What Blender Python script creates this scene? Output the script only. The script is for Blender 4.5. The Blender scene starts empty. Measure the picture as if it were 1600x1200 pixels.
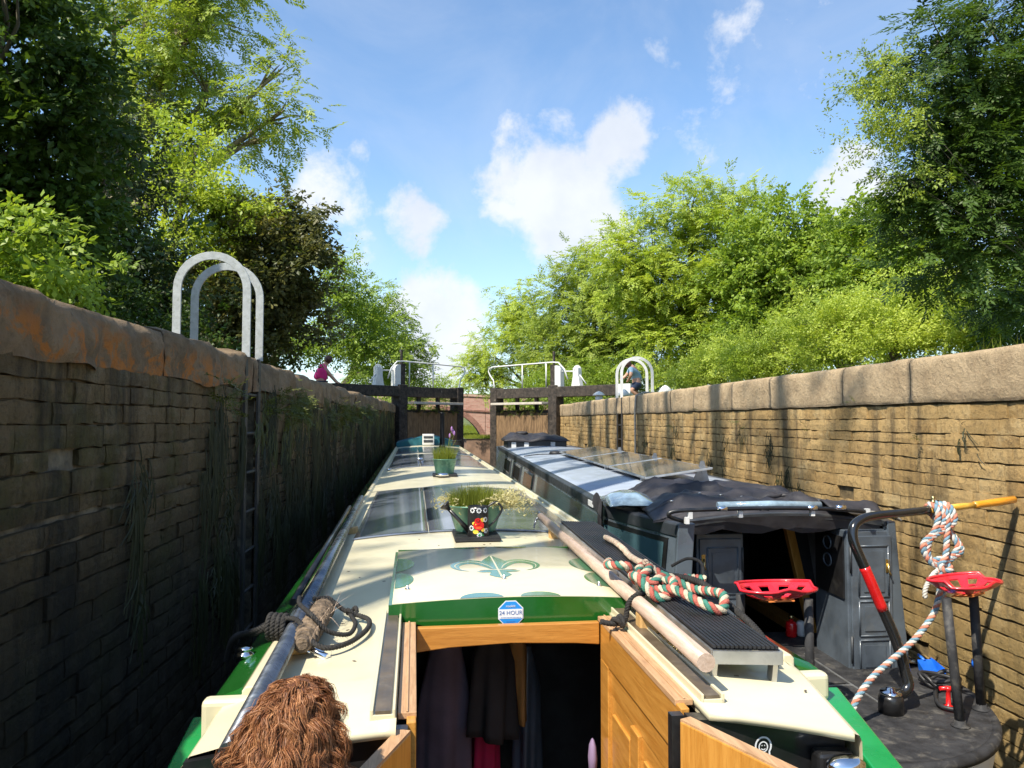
import bpy, math, random
import numpy as np
from mathutils import Matrix, Vector
from math import sin, cos, pi, radians, sqrt, atan2

scene = bpy.context.scene
col = scene.collection
random.seed(7)
rng = np.random.default_rng(11)

# ------------------------------------------------------------------ camera
PITCH, YAW = radians(2.7195), radians(5.1843)
CAM = Vector((0, 0, 2.15))
cd = bpy.data.cameras.new('camera')
cd.sensor_width = 36; cd.lens = 27; cd.clip_start = 0.05; cd.clip_end = 4000
cam = bpy.data.objects.new('camera', cd); col.objects.link(cam)
cam.location = CAM
cam.rotation_euler = (pi/2 + PITCH, 0, -YAW)
scene.camera = cam

# ------------------------------------------------------------------ sun, sky
SUN = Vector((-1.0, -.95, 1.75)).normalized()          # towards the sun
sl = bpy.data.lights.new('sun', 'SUN'); sl.energy = 5.0; sl.angle = radians(0.5); sl.color = (1, .93, .80)
so = bpy.data.objects.new('sun', sl); col.objects.link(so)
so.rotation_euler = SUN.to_track_quat('Z', 'Y').to_euler(); so.location = (-20, -20, 40)
scene.view_settings.view_transform = 'Standard'; scene.view_settings.look = 'None'
scene.view_settings.exposure = 0.70; scene.view_settings.gamma = 1

# direction of a photograph pixel (1600 x 1200) and the world point it meets at depth Y
def pray(u, v):
    f = Vector((sin(YAW)*cos(PITCH), cos(YAW)*cos(PITCH), sin(PITCH)))
    r = Vector((cos(YAW), -sin(YAW), 0)); up = r.cross(f)
    return f + r*((u-800)/1200) - up*((v-600)/1200)
def at(u, v, Y):
    d = pray(u, v); return CAM + d*(Y/d.y)

world = bpy.data.worlds.new('World'); scene.world = world; world.use_nodes = True
def build_world():
    nt = world.node_tree; N = nt.nodes; L = nt.links; N.clear()
    out = N.new('ShaderNodeOutputWorld'); bg = N.new('ShaderNodeBackground')
    sky = N.new('ShaderNodeTexSky'); sky.sky_type = 'NISHITA'; sky.sun_disc = False
    sky.sun_elevation = math.asin(SUN.z); sky.sun_rotation = atan2(SUN.x, SUN.y)
    sky.air_density = 1.0; sky.dust_density = 0.6; sky.ozone_density = 2.0
    tc = N.new('ShaderNodeTexCoord')
    def noise(scale, detail, rough, dist=0, vec=None):
        n = N.new('ShaderNodeTexNoise'); n.inputs['Scale'].default_value = scale; n.inputs['Detail'].default_value = detail
        n.inputs['Roughness'].default_value = rough; n.inputs['Distortion'].default_value = dist
        L.new(vec or tc.outputs['Generated'], n.inputs['Vector']); return n.outputs['Fac']
    def m(op, a, b=None, c=None):
        n = N.new('ShaderNodeMath'); n.operation = op
        for i, x in enumerate((a, b, c)):
            if x is None: continue
            if isinstance(x, (int, float)): n.inputs[i].default_value = x
            else: L.new(x, n.inputs[i])
        return n.outputs[0]
    def ss(x, a, b):
        n = N.new('ShaderNodeMapRange'); n.interpolation_type = 'SMOOTHSTEP'
        L.new(x, n.inputs['Value']); n.inputs['From Min'].default_value = a; n.inputs['From Max'].default_value = b
        return n.outputs['Result']
    n1 = noise(11, 10, .62, .15); n2 = noise(4, 8, .6, .6)
    # cumulus heads: each a direction and an angular size
    tot = None
    for (u, v, s, k) in ((860, 300, .105, 1.1), (800, 320, .06, .9), (955, 215, .065, .85), (860, 350, .09, .9), (930, 360, .08, .8), (870, 200, .05, .75),
                         (690, 500, .08, 1.15), (660, 560, .07, 1.1), (725, 545, .05, 1.0), (510, 300, .075, .8), (640, 350, .06, .8), (560, 390, .05, .7), (560, 240, .025, .6),
                         (1345, 310, .07, .95), (1150, 40, .11, .55), (1290, 50, .10, .6), (1040, 90, .05, .5), (1060, 110, .04, .45), (1120, 230, .1, .45)):
        d = pray(u, v).normalized()
        vm = N.new('ShaderNodeVectorMath'); vm.operation = 'DISTANCE'; vm.inputs[1].default_value = d
        L.new(tc.outputs['Generated'], vm.inputs[0])
        g = m('MULTIPLY', m('POWER', 2.718, m('MULTIPLY', m('POWER', m('DIVIDE', vm.outputs['Value'], s), 2.0), -1.0)), k)
        tot = g if tot is None else m('MAXIMUM', tot, g)
    cum = ss(m('ADD', m('MULTIPLY', tot, .80), m('MULTIPLY', m('SUBTRACT', n1, .5), 1.35)), .33, .66)
    sep = N.new('ShaderNodeSeparateXYZ'); L.new(tc.outputs['Generated'], sep.inputs[0])
    veil = m('MULTIPLY', ss(n2, .40, .80), .22)
    low = m('MULTIPLY', ss(sep.outputs['Z'], .34, .0), .22)
    mask = m('MINIMUM', m('MAXIMUM', m('MULTIPLY', cum, .93), m('ADD', veil, low)), 1.0)
    shade = m('MULTIPLY', ss(noise(8, 6, .55), .35, .70), .55)
    cc = N.new('ShaderNodeMixRGB'); cc.inputs[1].default_value = (6.3, 6.5, 6.9, 1); cc.inputs[2].default_value = (4.2, 4.7, 5.5, 1)
    L.new(shade, cc.inputs[0])
    tint = N.new('ShaderNodeMixRGB'); tint.blend_type = 'MULTIPLY'; tint.inputs[0].default_value = 1; L.new(sky.outputs[0], tint.inputs[1]); tint.inputs[2].default_value = (1.36, 1.52, 1.58, 1)
    mx = N.new('ShaderNodeMixRGB'); L.new(mask, mx.inputs[0]); L.new(tint.outputs[0], mx.inputs[1]); L.new(cc.outputs[0], mx.inputs[2])
    L.new(mx.outputs[0], bg.inputs['Color']); bg.inputs['Strength'].default_value = 0.098
    L.new(bg.outputs[0], out.inputs[0])
build_world()

# ------------------------------------------------------------------ frames: the place, and each boat's own lengthways frame
WORLD = Matrix.Identity(4)
def boat_frame(yaw, pitch):
    return Matrix.Translation(CAM) @ Matrix.Rotation(radians(yaw), 4, 'Z') @ Matrix.Rotation(radians(pitch), 4, 'X')
B1 = boat_frame(2.075, .2363)        # cream boat, x to the right, y to the bow, z from eye level
B2 = boat_frame(-.5677, .095)        # grey boat

# ------------------------------------------------------------------ mesh builder
LOC = {}
class MB:
    def __init__(s): s.v = []; s.f = []; s.m = []; s.sm = []
    def add(s, vs, fs, mi=0, smooth=False):
        o = len(s.v); s.v += [tuple(p) for p in vs]
        for f in fs:
            s.f.append([i+o for i in f]); s.m.append(mi); s.sm.append(smooth)
        return s
    def box(s, x0, x1, y0, y1, z0, z1, mi=0, rot=None, c=None):
        vs = [Vector((x, y, z)) for x in (x0, x1) for y in (y0, y1) for z in (z0, z1)]
        if rot is not None:
            c = Vector(c) if c is not None else Vector(((x0+x1)/2, (y0+y1)/2, (z0+z1)/2))
            vs = [rot @ (p-c) + c for p in vs]
        return s.add(vs, [(0,1,3,2),(4,6,7,5),(0,4,5,1),(2,3,7,6),(0,2,6,4),(1,5,7,3)], mi)
    def beam(s, a, b, w, h, up=(0,0,1), mi=0):
        a = Vector(a); b = Vector(b); d = (b-a).normalized(); u = Vector(up); r = d.cross(u).normalized(); u = r.cross(d)
        vs = [p + r*i*w/2 + u*j*h/2 for p in (a, b) for (i, j) in ((-1,-1),(1,-1),(1,1),(-1,1))]
        return s.add(vs, [(3,2,1,0),(4,5,6,7),(0,1,5,4),(1,2,6,5),(2,3,7,6),(3,0,4,7)], mi)
    def tube(s, path, r, seg=10, mi=0, closed=False, flat=1.0):
        P = [Vector(p) for p in path]; n = len(P)
        R = r if isinstance(r, (list, tuple)) else [r]*n
        t0 = (P[1]-P[0]).normalized(); nrm = t0.orthogonal().normalized()
        vs = []; pt = t0
        for i in range(n):
            t = (P[(i+1) % n]-P[i-1]) if closed else (P[min(i+1, n-1)]-P[max(i-1, 0)])
            t = t.normalized() if t.length > 1e-9 else pt
            q = pt.rotation_difference(t); nrm = (q @ nrm); nrm = (nrm - t*nrm.dot(t)).normalized(); pt = t
            b = t.cross(nrm)
            for k in range(seg):
                a = 2*pi*k/seg; vs.append(P[i] + nrm*cos(a)*R[i] + b*sin(a)*R[i]*flat)
        fs = []
        for i in range(n if closed else n-1):
            j = (i+1) % n
            for k in range(seg):
                k2 = (k+1) % seg; fs.append((i*seg+k, i*seg+k2, j*seg+k2, j*seg+k))
        s.add(vs, fs, mi, True)
        if not closed:
            o = len(s.v)-len(vs)
            s.f.append([o+k for k in range(seg)][::-1]); s.m.append(mi); s.sm.append(False)
            s.f.append([o+(n-1)*seg+k for k in range(seg)]); s.m.append(mi); s.sm.append(False)
        return s
    def lathe(s, prof, c=(0,0,0), seg=20, mi=0, sx=1, sy=1, rot=None, smooth=True):
        c = Vector(c); vs = []
        for (r, z) in prof:
            for k in range(seg):
                a = 2*pi*k/seg; p = Vector((r*cos(a)*sx, r*sin(a)*sy, z)); vs.append(c + (rot @ p if rot is not None else p))
        fs = []
        for i in range(len(prof)-1):
            for k in range(seg):
                k2 = (k+1) % seg; fs.append((i*seg+k, i*seg+k2, (i+1)*seg+k2, (i+1)*seg+k))
        s.add(vs, fs, mi, smooth); o = len(s.v)-len(vs)
        if prof[0][0] > 1e-4: s.f.append([o+k for k in range(seg)][::-1]); s.m.append(mi); s.sm.append(False)
        if prof[-1][0] > 1e-4: s.f.append([o+(len(prof)-1)*seg+k for k in range(seg)]); s.m.append(mi); s.sm.append(False)
        return s
    def prism(s, poly, a, b, axis='y', mi=0):          # poly in the two other axes, extruded from a to b
        def P(p, t): return {'y': (p[0], t, p[1]), 'x': (t, p[0], p[1]), 'z': (p[0], p[1], t)}[axis]
        n = len(poly); vs = [P(p, a) for p in poly] + [P(p, b) for p in poly]
        fs = [list(range(n))[::-1], list(range(n, 2*n))] + [(i, (i+1) % n, n+(i+1) % n, n+i) for i in range(n)]
        return s.add(vs, fs, mi)
    def sweep(s, secs, mi=0, smooth=False, closed=False, cap=True):  # secs: list of equal-length point rings
        n = len(secs[0]); vs = [p for q in secs for p in q]; fs = []
        for i in range(len(secs)-1):
            for k in range(n if closed else n-1):
                k2 = (k+1) % n; fs.append((i*n+k, i*n+k2, (i+1)*n+k2, (i+1)*n+k))
        s.add(vs, fs, mi, smooth)
        if cap and closed:
            o = len(s.v)-len(vs); s.f += [[o+k for k in range(n)][::-1], [o+(len(secs)-1)*n+k for k in range(n)]]; s.m += [mi]*2; s.sm += [False]*2
        return s
    def build(s, name, mats, parent=None, loc=None, frame=WORLD, bevel=0, seg=2, fix=True):
        me = bpy.data.meshes.new(name)
        L0 = Vector(LOC[parent.name] if parent is not None else (loc or (0,0,0)))
        me.from_pydata([(p[0]-L0.x, p[1]-L0.y, p[2]-L0.z) for p in s.v], [], s.f)
        me.polygons.foreach_set('material_index', s.m); me.polygons.foreach_set('use_smooth', s.sm)
        if fix:
            import bmesh
            bm = bmesh.new(); bm.from_mesh(me); bmesh.ops.recalc_face_normals(bm, faces=bm.faces); bm.to_mesh(me); bm.free()
        return link(name, me, mats, parent, L0, frame, bevel, seg)
def link(name, me, mats, parent=None, L0=Vector(), frame=WORLD, bevel=0, seg=2):
    for m in (mats if isinstance(mats, (list, tuple)) else [mats]): me.materials.append(m)
    o = bpy.data.objects.new(name, me); col.objects.link(o)
    if parent is not None: o.parent = parent
    else: o.matrix_world = frame @ Matrix.Translation(L0)
    LOC[o.name] = tuple(L0)
    if bevel:
        b = o.modifiers.new('bevel', 'BEVEL'); b.width = bevel; b.segments = seg; b.limit_method = 'ANGLE'; b.angle_limit = radians(40); b.harden_normals = False
    return o
def tag(o, label=None, cat=None, group=None, kind=None):
    if label: o['label'] = label
    if cat: o['category'] = cat
    if group: o['group'] = group
    if kind: o['kind'] = kind
    return o
def thing(name, label, cat, loc=(0,0,0), frame=WORLD, group=None):
    o = bpy.data.objects.new(name, None); col.objects.link(o); o.empty_display_size = .1
    o.matrix_world = frame @ Matrix.Translation(Vector(loc)); LOC[o.name] = tuple(loc)
    return tag(o, label, cat, group)
def np_mesh(name, V, F, mats, parent=None, loc=(0,0,0), frame=WORLD, smooth=False, mi=None):
    me = bpy.data.meshes.new(name); L0 = np.array(LOC[parent.name] if parent is not None else loc, float)
    V = np.asarray(V, np.float32) - L0.astype(np.float32); F = np.asarray(F, np.int32); n, k = F.shape
    me.vertices.add(len(V)); me.vertices.foreach_set('co', V.ravel())
    me.loops.add(n*k); me.loops.foreach_set('vertex_index', F.ravel())
    me.polygons.add(n); me.polygons.foreach_set('loop_start', np.arange(0, n*k, k, dtype=np.int32))
    me.polygons.foreach_set('use_smooth', np.full(n, bool(smooth)))
    if mi is not None: me.polygons.foreach_set('material_index', np.asarray(mi, np.int32))
    me.update(calc_edges=True)
    return link(name, me, mats, parent, Vector(L0), frame)

def vnoise(P, scale, seed=0):                          # smooth value noise, -1..1
    P = np.asarray(P, float)*scale + seed*17.3; I = np.floor(P).astype(np.int64); Fq = P-I; Fq = Fq*Fq*(3-2*Fq)
    def h(i, j, k):
        n = (i*374761393 + j*668265263 + k*2147483647 + seed*1274126177) & 0x7fffffff
        n = ((n ^ (n >> 13))*1274126177) & 0x7fffffff; n = (n ^ (n >> 16)) & 0xffff
        return n/32767.5 - 1
    r = 0
    for a in (0, 1):
        for b in (0, 1):
            for c in (0, 1):
                w = (Fq[..., 0] if a else 1-Fq[..., 0])*(Fq[..., 1] if b else 1-Fq[..., 1])*(Fq[..., 2] if c else 1-Fq[..., 2])
                r = r + w*h(I[..., 0]+a, I[..., 1]+b, I[..., 2]+c)
    return r
def fbm(P, scale, seed=0, oct=4):
    return sum(vnoise(P, scale*2**i, seed+i)*.5**i for i in range(oct))

# ------------------------------------------------------------------ materials
class NT:
    def __init__(s, name):
        s.mat = bpy.data.materials.new(name); s.mat.use_nodes = True; s.t = s.mat.node_tree; s.N = s.t.nodes; s.L = s.t.links
        s.bsdf = s.N['Principled BSDF']; s.tc = s.N.new('ShaderNodeTexCoord'); s.geo = s.N.new('ShaderNodeNewGeometry')
    def set(s, k, v):
        if isinstance(v, (int, float, tuple)): s.bsdf.inputs[k].default_value = v if not isinstance(v, tuple) or len(v) == 4 else (*v, 1)
        else: s.L.new(v, s.bsdf.inputs[k])
    def vec(s, scale=(1,1,1), src='Object'):
        m = s.N.new('ShaderNodeMapping'); m.inputs['Scale'].default_value = scale
        s.L.new(s.geo.outputs['Position'] if src == 'World' else s.tc.outputs[src], m.inputs[0]); return m.outputs[0]
    def noise(s, scale, detail=6, rough=.55, vec=None, dist=0):
        n = s.N.new('ShaderNodeTexNoise'); n.inputs['Scale'].default_value = scale; n.inputs['Detail'].default_value = detail
        n.inputs['Roughness'].default_value = rough; n.inputs['Distortion'].default_value = dist
        s.L.new(vec if vec is not None else s.tc.outputs['Object'], n.inputs['Vector']); return n.outputs['Fac']
    def vor(s, scale, vec=None):
        n = s.N.new('ShaderNodeTexVoronoi'); n.inputs['Scale'].default_value = scale
        s.L.new(vec if vec is not None else s.tc.outputs['Object'], n.inputs['Vector']); return n.outputs['Distance']
    def rng(s, x, a, b, c=0, d=1):
        n = s.N.new('ShaderNodeMapRange'); n.interpolation_type = 'SMOOTHSTEP'; s.L.new(x, n.inputs[0])
        for i, q in enumerate((a, b, c, d)): n.inputs[i+1].default_value = q
        return n.outputs[0]
    def math(s, op, a, b):
        n = s.N.new('ShaderNodeMath'); n.operation = op
        for i, x in enumerate((a, b)):
            if isinstance(x, (int, float)): n.inputs[i].default_value = x
            else: s.L.new(x, n.inputs[i])
        return n.outputs[0]
    def mix(s, f, a, b, mode='MIX'):
        n = s.N.new('ShaderNodeMixRGB'); n.blend_type = mode
        for i, x in enumerate((f, a, b)):
            if isinstance(x, (int, float)): n.inputs[i].default_value = x
            elif isinstance(x, tuple): n.inputs[i].default_value = (*x, 1)
            else: s.L.new(x, n.inputs[i])
        return n.outputs[0]
    def island(s): return s.geo.outputs['Random Per Island']
    def z(s):
        n = s.N.new('ShaderNodeSeparateXYZ'); s.L.new(s.geo.outputs['Position'], n.inputs[0]); return n.outputs[2]
    def y(s):
        n = s.N.new('ShaderNodeSeparateXYZ'); s.L.new(s.geo.outputs['Position'], n.inputs[0]); return n.outputs[1]
    def bump(s, h, strength=.3, dist=.01):
        b = s.N.new('ShaderNodeBump'); b.inputs['Strength'].default_value = strength; b.inputs['Distance'].default_value = dist
        s.L.new(h, b.inputs['Height']); s.L.new(b.outputs[0], s.bsdf.inputs['Normal'])

def pmat(name, c, rough=.5, metal=0, var=.18, scale=6, bump=.05, coat=0, dirt=0, dirtc=(.12,.10,.07), spec=.5, bscale=40):
    n = NT(name); k = n.noise(scale, 7, .6)
    dark = tuple(x*(1-var) for x in c); lite = tuple(min(1, x*(1+var)) for x in c)
    cc = n.mix(n.rng(k, .3, .7), dark, lite)
    if dirt:
        d = n.math('MULTIPLY', n.rng(n.noise(scale*1.7, 9, .65, dist=.4), .5, .75), dirt); cc = n.mix(d, cc, dirtc)
    n.set('Base Color', cc); n.set('Roughness', n.rng(n.noise(scale*2, 5), .3, .7, max(.02, rough*.8), min(1, rough*1.2)))
    n.set('Metallic', metal); n.set('Coat Weight', coat); n.set('Coat Roughness', .06); n.set('Specular IOR Level', spec)
    if bump: n.bump(n.noise(bscale, 6), bump, .01)
    return n.mat
def wood_mat(name, a, b, axis='y', rough=.35, coat=.3, k=1):
    n = NT(name); sc = {'y': (14, 1.2, 14), 'x': (1.2, 14, 14), 'z': (14, 14, 1.2)}[axis]
    v = n.vec(tuple(q*k for q in sc)); g = n.noise(3, 9, .65, v, 1.2); f = n.noise(18, 4, .5, v)
    c = n.mix(n.rng(g, .3, .7), a, b); c = n.mix(n.math('MULTIPLY', n.rng(f, .5, .8), .35), c, tuple(x*.45 for x in a))
    n.set('Base Color', c); n.set('Roughness', rough); n.set('Coat Weight', coat); n.set('Coat Roughness', .12); n.bump(f, .12, .004); return n.mat

M = {}
M['cream'] = pmat('cream_paint', (.60,.545,.375), .36, var=.05, scale=2.5, bump=.015, coat=.22, dirt=.42, dirtc=(.50,.46,.32), bscale=9)
M['green'] = pmat('green_paint', (.010,.095,.012), .16, var=.12, scale=3, bump=.02, coat=.8, dirt=.12, dirtc=(.1,.2,.1), bscale=8)
M['brightgreen'] = pmat('light_green_paint', (.010,.235,.055), .28, var=.12, scale=4, bump=.03, coat=.5, dirt=.18, dirtc=(.16,.22,.12))
M['paintgreen'] = pmat('emblem_green', (.05,.17,.09), .15, var=.1, scale=20, bump=.01, coat=.8)
M['black'] = pmat('black_paint', (.012,.012,.013), .35, var=.3, scale=8, bump=.04, coat=.2, dirt=.25, dirtc=(.08,.075,.065))
M['blackrough'] = pmat('black_deck_paint', (.022,.022,.024), .75, var=.4, scale=7, bump=.25, dirt=.55, dirtc=(.17,.155,.13))
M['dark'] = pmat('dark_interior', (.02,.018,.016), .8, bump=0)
M['wood'] = wood_mat('varnished_oak', (.43,.18,.028), (.58,.28,.058), 'y')
M['woodz'] = wood_mat('varnished_oak_upright', (.43,.18,.028), (.58,.28,.058), 'z')
M['woodx'] = wood_mat('varnished_oak_across', (.42,.17,.028), (.56,.25,.05), 'x')
M['oldwood'] = wood_mat('worn_oak', (.36,.20,.095), (.54,.33,.175), 'y', .6, .05)
M['polewood'] = wood_mat('pale_pole_wood', (.40,.285,.21), (.56,.43,.34), 'y', .5, .15)
M['blockwood'] = wood_mat('block_wood', (.46,.26,.09), (.60,.38,.15), 'z', .6, .05)
M['brownch'] = pmat('brown_runner', (.10,.075,.05), .4, var=.3, scale=10, dirt=.4, dirtc=(.25,.2,.14))
M['brass'] = pmat('brass', (.60,.46,.20), .3, metal=1, var=.2)
M['chrome'] = pmat('chrome', (.75,.75,.77), .08, metal=1, var=.05, bump=0)
M['steel'] = pmat('steel_pole', (.16,.18,.21), .28, metal=.8, var=.25, scale=12, bump=.03, dirt=.3)
M['alu'] = pmat('aluminium', (.55,.55,.54), .4, metal=.85, var=.15, dirt=.3)
M['rubber'] = pmat('black_rubber', (.018,.018,.02), .55, var=.3, bump=.2)
M['white'] = pmat('white_paint', (.66,.66,.64), .45, var=.06, scale=10, bump=.03, dirt=.35, dirtc=(.42,.42,.38))
M['whitew'] = pmat('weathered_white_paint', (.62,.63,.63), .6, var=.1, scale=22, bump=.15, dirt=.6, dirtc=(.25,.27,.22))
M['sticker'] = pmat('sticker_white', (.70,.72,.74), .4, var=.02, bump=0)
M['stickerblue'] = pmat('sticker_blue', (.02,.25,.68), .4, var=.04, bump=0)
M['stickertext'] = pmat('sticker_text_blue', (.06,.14,.36), .5, var=.02, bump=0)
M['whitehoop'] = pmat('weathered_shaded_white', (.36,.38,.38), .65, var=.12, scale=22, bump=.15, dirt=.7, dirtc=(.20,.22,.17))  # weathered white, greyed so the bank's shade is part of the colour
M['teal'] = pmat('teal_canvas', (.012,.11,.14), .75, var=.25, bump=.1)
M['bucket'] = pmat('green_bucket_enamel', (.10,.24,.17), .3, metal=.2, var=.25, scale=9, bump=.06, dirt=.3, dirtc=(.3,.34,.28))
M['soil'] = pmat('soil', (.05,.03,.018), .9, var=.4, scale=60, bump=.6)
M['red'] = pmat('red_paint', (.62,.012,.012), .25, var=.12, coat=.6, bump=.03, scale=14)
M['redseat'] = pmat('red_seat_paint', (.60,.018,.03), .28, var=.2, coat=.5, bump=.05, scale=10, dirt=.2, dirtc=(.25,.05,.05))
M['yellow'] = pmat('yellow_paint', (.72,.50,.05), .4, var=.15)
M['bamboo'] = wood_mat('golden_tiller_wood', (.58,.30,.03), (.74,.46,.09), 'x', .22, .7)
M['bamboo2'] = wood_mat('orange_tiller_wood', (.66,.25,.012), (.74,.33,.03), 'x', .2, .8)
M['greyroof'] = pmat('blue_grey_roof_paint', (.30,.34,.40), .38, var=.12, scale=3, bump=.05, dirt=.3, dirtc=(.2,.2,.2), bscale=14)
M['greycab'] = pmat('grey_cabin_paint', (.080,.100,.120), .3, var=.15, scale=4, bump=.03, coat=.4, dirt=.2, dirtc=(.14,.15,.15))
M['greydark'] = pmat('dark_grey_trim', (.028,.032,.038), .42, var=.25, scale=6, bump=.05, dirt=.35, dirtc=(.12,.11,.09))
M['greydoor'] = pmat('slate_door_paint', (.075,.092,.112), .38, var=.22, scale=7, bump=.08, coat=.2, dirt=.35, dirtc=(.13,.13,.12))
M['tealside'] = pmat('glossy_teal_side', (.05,.10,.115), .07, var=.2, scale=2, bump=.03, coat=1, bscale=3)
M['glass'] = pmat('dark_window_glass', (.03,.055,.06), .04, var=.1, bump=.012, coat=1, bscale=3)
M['canvas'] = pmat('black_canopy_canvas', (.024,.022,.026), .62, var=.35, scale=5, bump=.25, bscale=18, dirt=.25, dirtc=(.12,.11,.10))
M['plastic'] = pmat('clear_plastic_window', (.22,.30,.36), .15, var=.3, scale=14, bump=.3, bscale=14, coat=.5)
M['blue'] = pmat('blue_plastic', (.01,.12,.55), .35, var=.2)
M['rope_dark'] = pmat('black_rope', (.022,.02,.018), .85, var=.4, scale=60, bump=.6, bscale=160)
M['rope_brown'] = pmat('frayed_brown_rope', (.16,.115,.075), .95, var=.55, scale=40, bump=.9, bscale=90)
M['rope_beige'] = pmat('beige_rope', (.55,.40,.29), .85, var=.25, scale=50, bump=.5, bscale=200)
M['rope_cream'] = pmat('rope_cream', (.52,.44,.31), .85, var=.18, scale=60, bump=.5, bscale=220)
M['rope_red'] = pmat('rope_red', (.40,.10,.07), .85, var=.2, scale=60, bump=.5, bscale=220)
M['rope_green'] = pmat('rope_green', (.045,.18,.13), .85, var=.2, scale=60, bump=.5, bscale=220)
M['rope_blue'] = pmat('rope_blue', (.14,.25,.32), .85, var=.2, scale=60, bump=.5, bscale=220)
M['rope_orange'] = pmat('rope_orange', (.50,.19,.12), .85, var=.2, scale=60, bump=.5, bscale=220)
M['rope_white'] = pmat('rope_white', (.52,.50,.45), .85, var=.15, scale=60, bump=.5, bscale=220)
M['rope_grey'] = pmat('rope_grey', (.30,.28,.24), .85, var=.2, scale=60, bump=.5, bscale=120)
M['skin'] = pmat('skin', (.56,.30,.20), .5, var=.08, bump=.02)
M['pink'] = pmat('pink_cloth', (.85,.03,.24), .75, var=.15, bump=.1)
M['bluecloth'] = pmat('pale_blue_cloth', (.30,.44,.56), .8, var=.12, bump=.1)
M['navy'] = pmat('navy_cloth', (.035,.05,.10), .8, var=.2, bump=.1)
M['hair'] = pmat('dark_hair', (.06,.022,.014), .5, var=.4, scale=50, bump=.4)
M['coat_grey'] = pmat('dark_mauve_coat', (.14,.105,.13), .85, var=.25, bump=.15)
M['coat_black'] = pmat('black_coat', (.035,.03,.027), .85, var=.3, bump=.15)
M['coat_red'] = pmat('crimson_coat', (.50,.012,.07), .8, var=.2, bump=.1)
M['coat_mustard'] = pmat('mustard_coat', (.42,.20,.05), .8, var=.2, bump=.1)
M['lilac'] = pmat('lilac_cloth', (.20,.14,.24), .7, var=.1)
M['satin'] = pmat('satin_steel', (.32,.34,.37), .38, metal=.7, var=.2, bump=.05); M['blackgloss'] = pmat('gloss_black_tiller', (.012,.012,.012), .2, var=.2, coat=.6, bump=.03); M['orangeplate'] = pmat('orange_plate', (.65,.20,.05), .4)
M['palepanel'] = pmat('pale_side_panel', (.30,.36,.36), .25, coat=.6); M['cells'] = pmat('solar_cells', (.12,.125,.13), .22, var=.15, scale=3, bump=.02, coat=.8, dirt=.4, dirtc=(.36,.34,.30))
M['darkred'] = pmat('dark_red_paint', (.18,.006,.006), .3, coat=.4); M['redorange'] = pmat('orange_red_paint', (.75,.10,.02), .3, coat=.4)

def mat_solar():
    n = NT('solar_panel_sheet'); w = n.N.new('ShaderNodeTexWave'); w.wave_type = 'BANDS'; w.bands_direction = 'Y'
    w.inputs['Scale'].default_value = 9; w.inputs['Distortion'].default_value = 1.2; w.inputs['Detail'].default_value = 2
    n.L.new(n.tc.outputs['Object'], w.inputs[0])
    c = n.mix(n.rng(n.noise(2, 5), .3, .7), (.085,.10,.135), (.15,.17,.215)); n.set('Base Color', c)  # lighter blue-grey base has the sky's reflection put into the colour
    n.set('Roughness', .16); n.set('Coat Weight', .6); n.set('Coat Roughness', .1); n.bump(w.outputs['Fac'], .10, .004); return n.mat
M['solar'] = mat_solar()
def mat_leaf(name, c1, c2, c3, tr=.4, rough=.45):
    n = NT(name); r = n.island()
    g = n.rng(n.noise(.9, 4, .6, n.vec((1,1,1), 'World')), .35, .68)
    c = n.mix(r, c1, c2); c = n.mix(n.math('MULTIPLY', g, .7), c, c3)
    n.set('Base Color', c); n.set('Roughness', rough); n.set('Specular IOR Level', .35)
    t = n.N.new('ShaderNodeBsdfTranslucent'); n.L.new(n.mix(1.0, c, (1.25,1.2,.55), 'MULTIPLY'), t.inputs[0])
    mx = n.N.new('ShaderNodeMixShader'); mx.inputs[0].default_value = tr
    n.L.new(n.bsdf.outputs[0], mx.inputs[1]); n.L.new(t.outputs[0], mx.inputs[2])
    n.L.new(mx.outputs[0], n.N['Material Output'].inputs[0]); return n.mat
M['leaf_dark'] = mat_leaf('leaf_dark', (.055,.105,.016), (.105,.175,.028), (.036,.072,.013))
M['leaf_thicket'] = mat_leaf('leaf_thicket', (.042,.066,.020), (.078,.112,.028), (.030,.045,.016))
M['leaf_ash'] = mat_leaf('leaf_ash', (.27,.36,.055), (.40,.47,.090), (.19,.27,.045), 0.45)
M['leaf_light'] = mat_leaf('leaf_light', (.33,.43,.050), (.50,.56,.085), (.24,.35,.042), 0.45)
M['leaf_bronze'] = mat_leaf('leaf_bronze', (.090,.100,.030), (.18,.165,.055), (.055,.080,.026), 0.35)
M['leaf_mid'] = mat_leaf('leaf_mid', (.22,.33,.042), (.36,.46,.068), (.15,.24,.032), 0.45)
M['leaf_hedge'] = mat_leaf('leaf_hedge', (.37,.47,.058), (.56,.62,.12), (.25,.36,.045), 0.45)
M['leaf_grass'] = mat_leaf('grass_blade', (.14,.20,.02), (.30,.34,.045), (.20,.22,.035), .4)
M['leaf_straw'] = mat_leaf('straw_flower', (.55,.50,.26), (.72,.68,.44), (.60,.55,.30), .4)
M['leaf_weed'] = mat_leaf('wall_weed', (.07,.10,.015), (.14,.16,.03), (.10,.10,.025), .3)
M['moss'] = mat_leaf('wet_moss', (.020,.024,.006), (.045,.045,.012), (.016,.016,.007), .1, .6)
M['lavender'] = pmat('lavender_flower', (.30,.15,.36), .8)
def mat_bark(name, a, b):
    n = NT(name); v = n.vec((6,6,1.2), 'World'); k = n.noise(3, 8, .65, v)
    n.set('Base Color', n.mix(n.rng(k, .3, .7), a, b)); n.set('Roughness', .9); n.bump(k, .7, .03); return n.mat
M['bark'] = mat_bark('bark', (.06,.05,.035), (.16,.135,.095)); M['barkpale'] = mat_bark('pale_bark', (.16,.13,.08), (.30,.25,.16))

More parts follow.
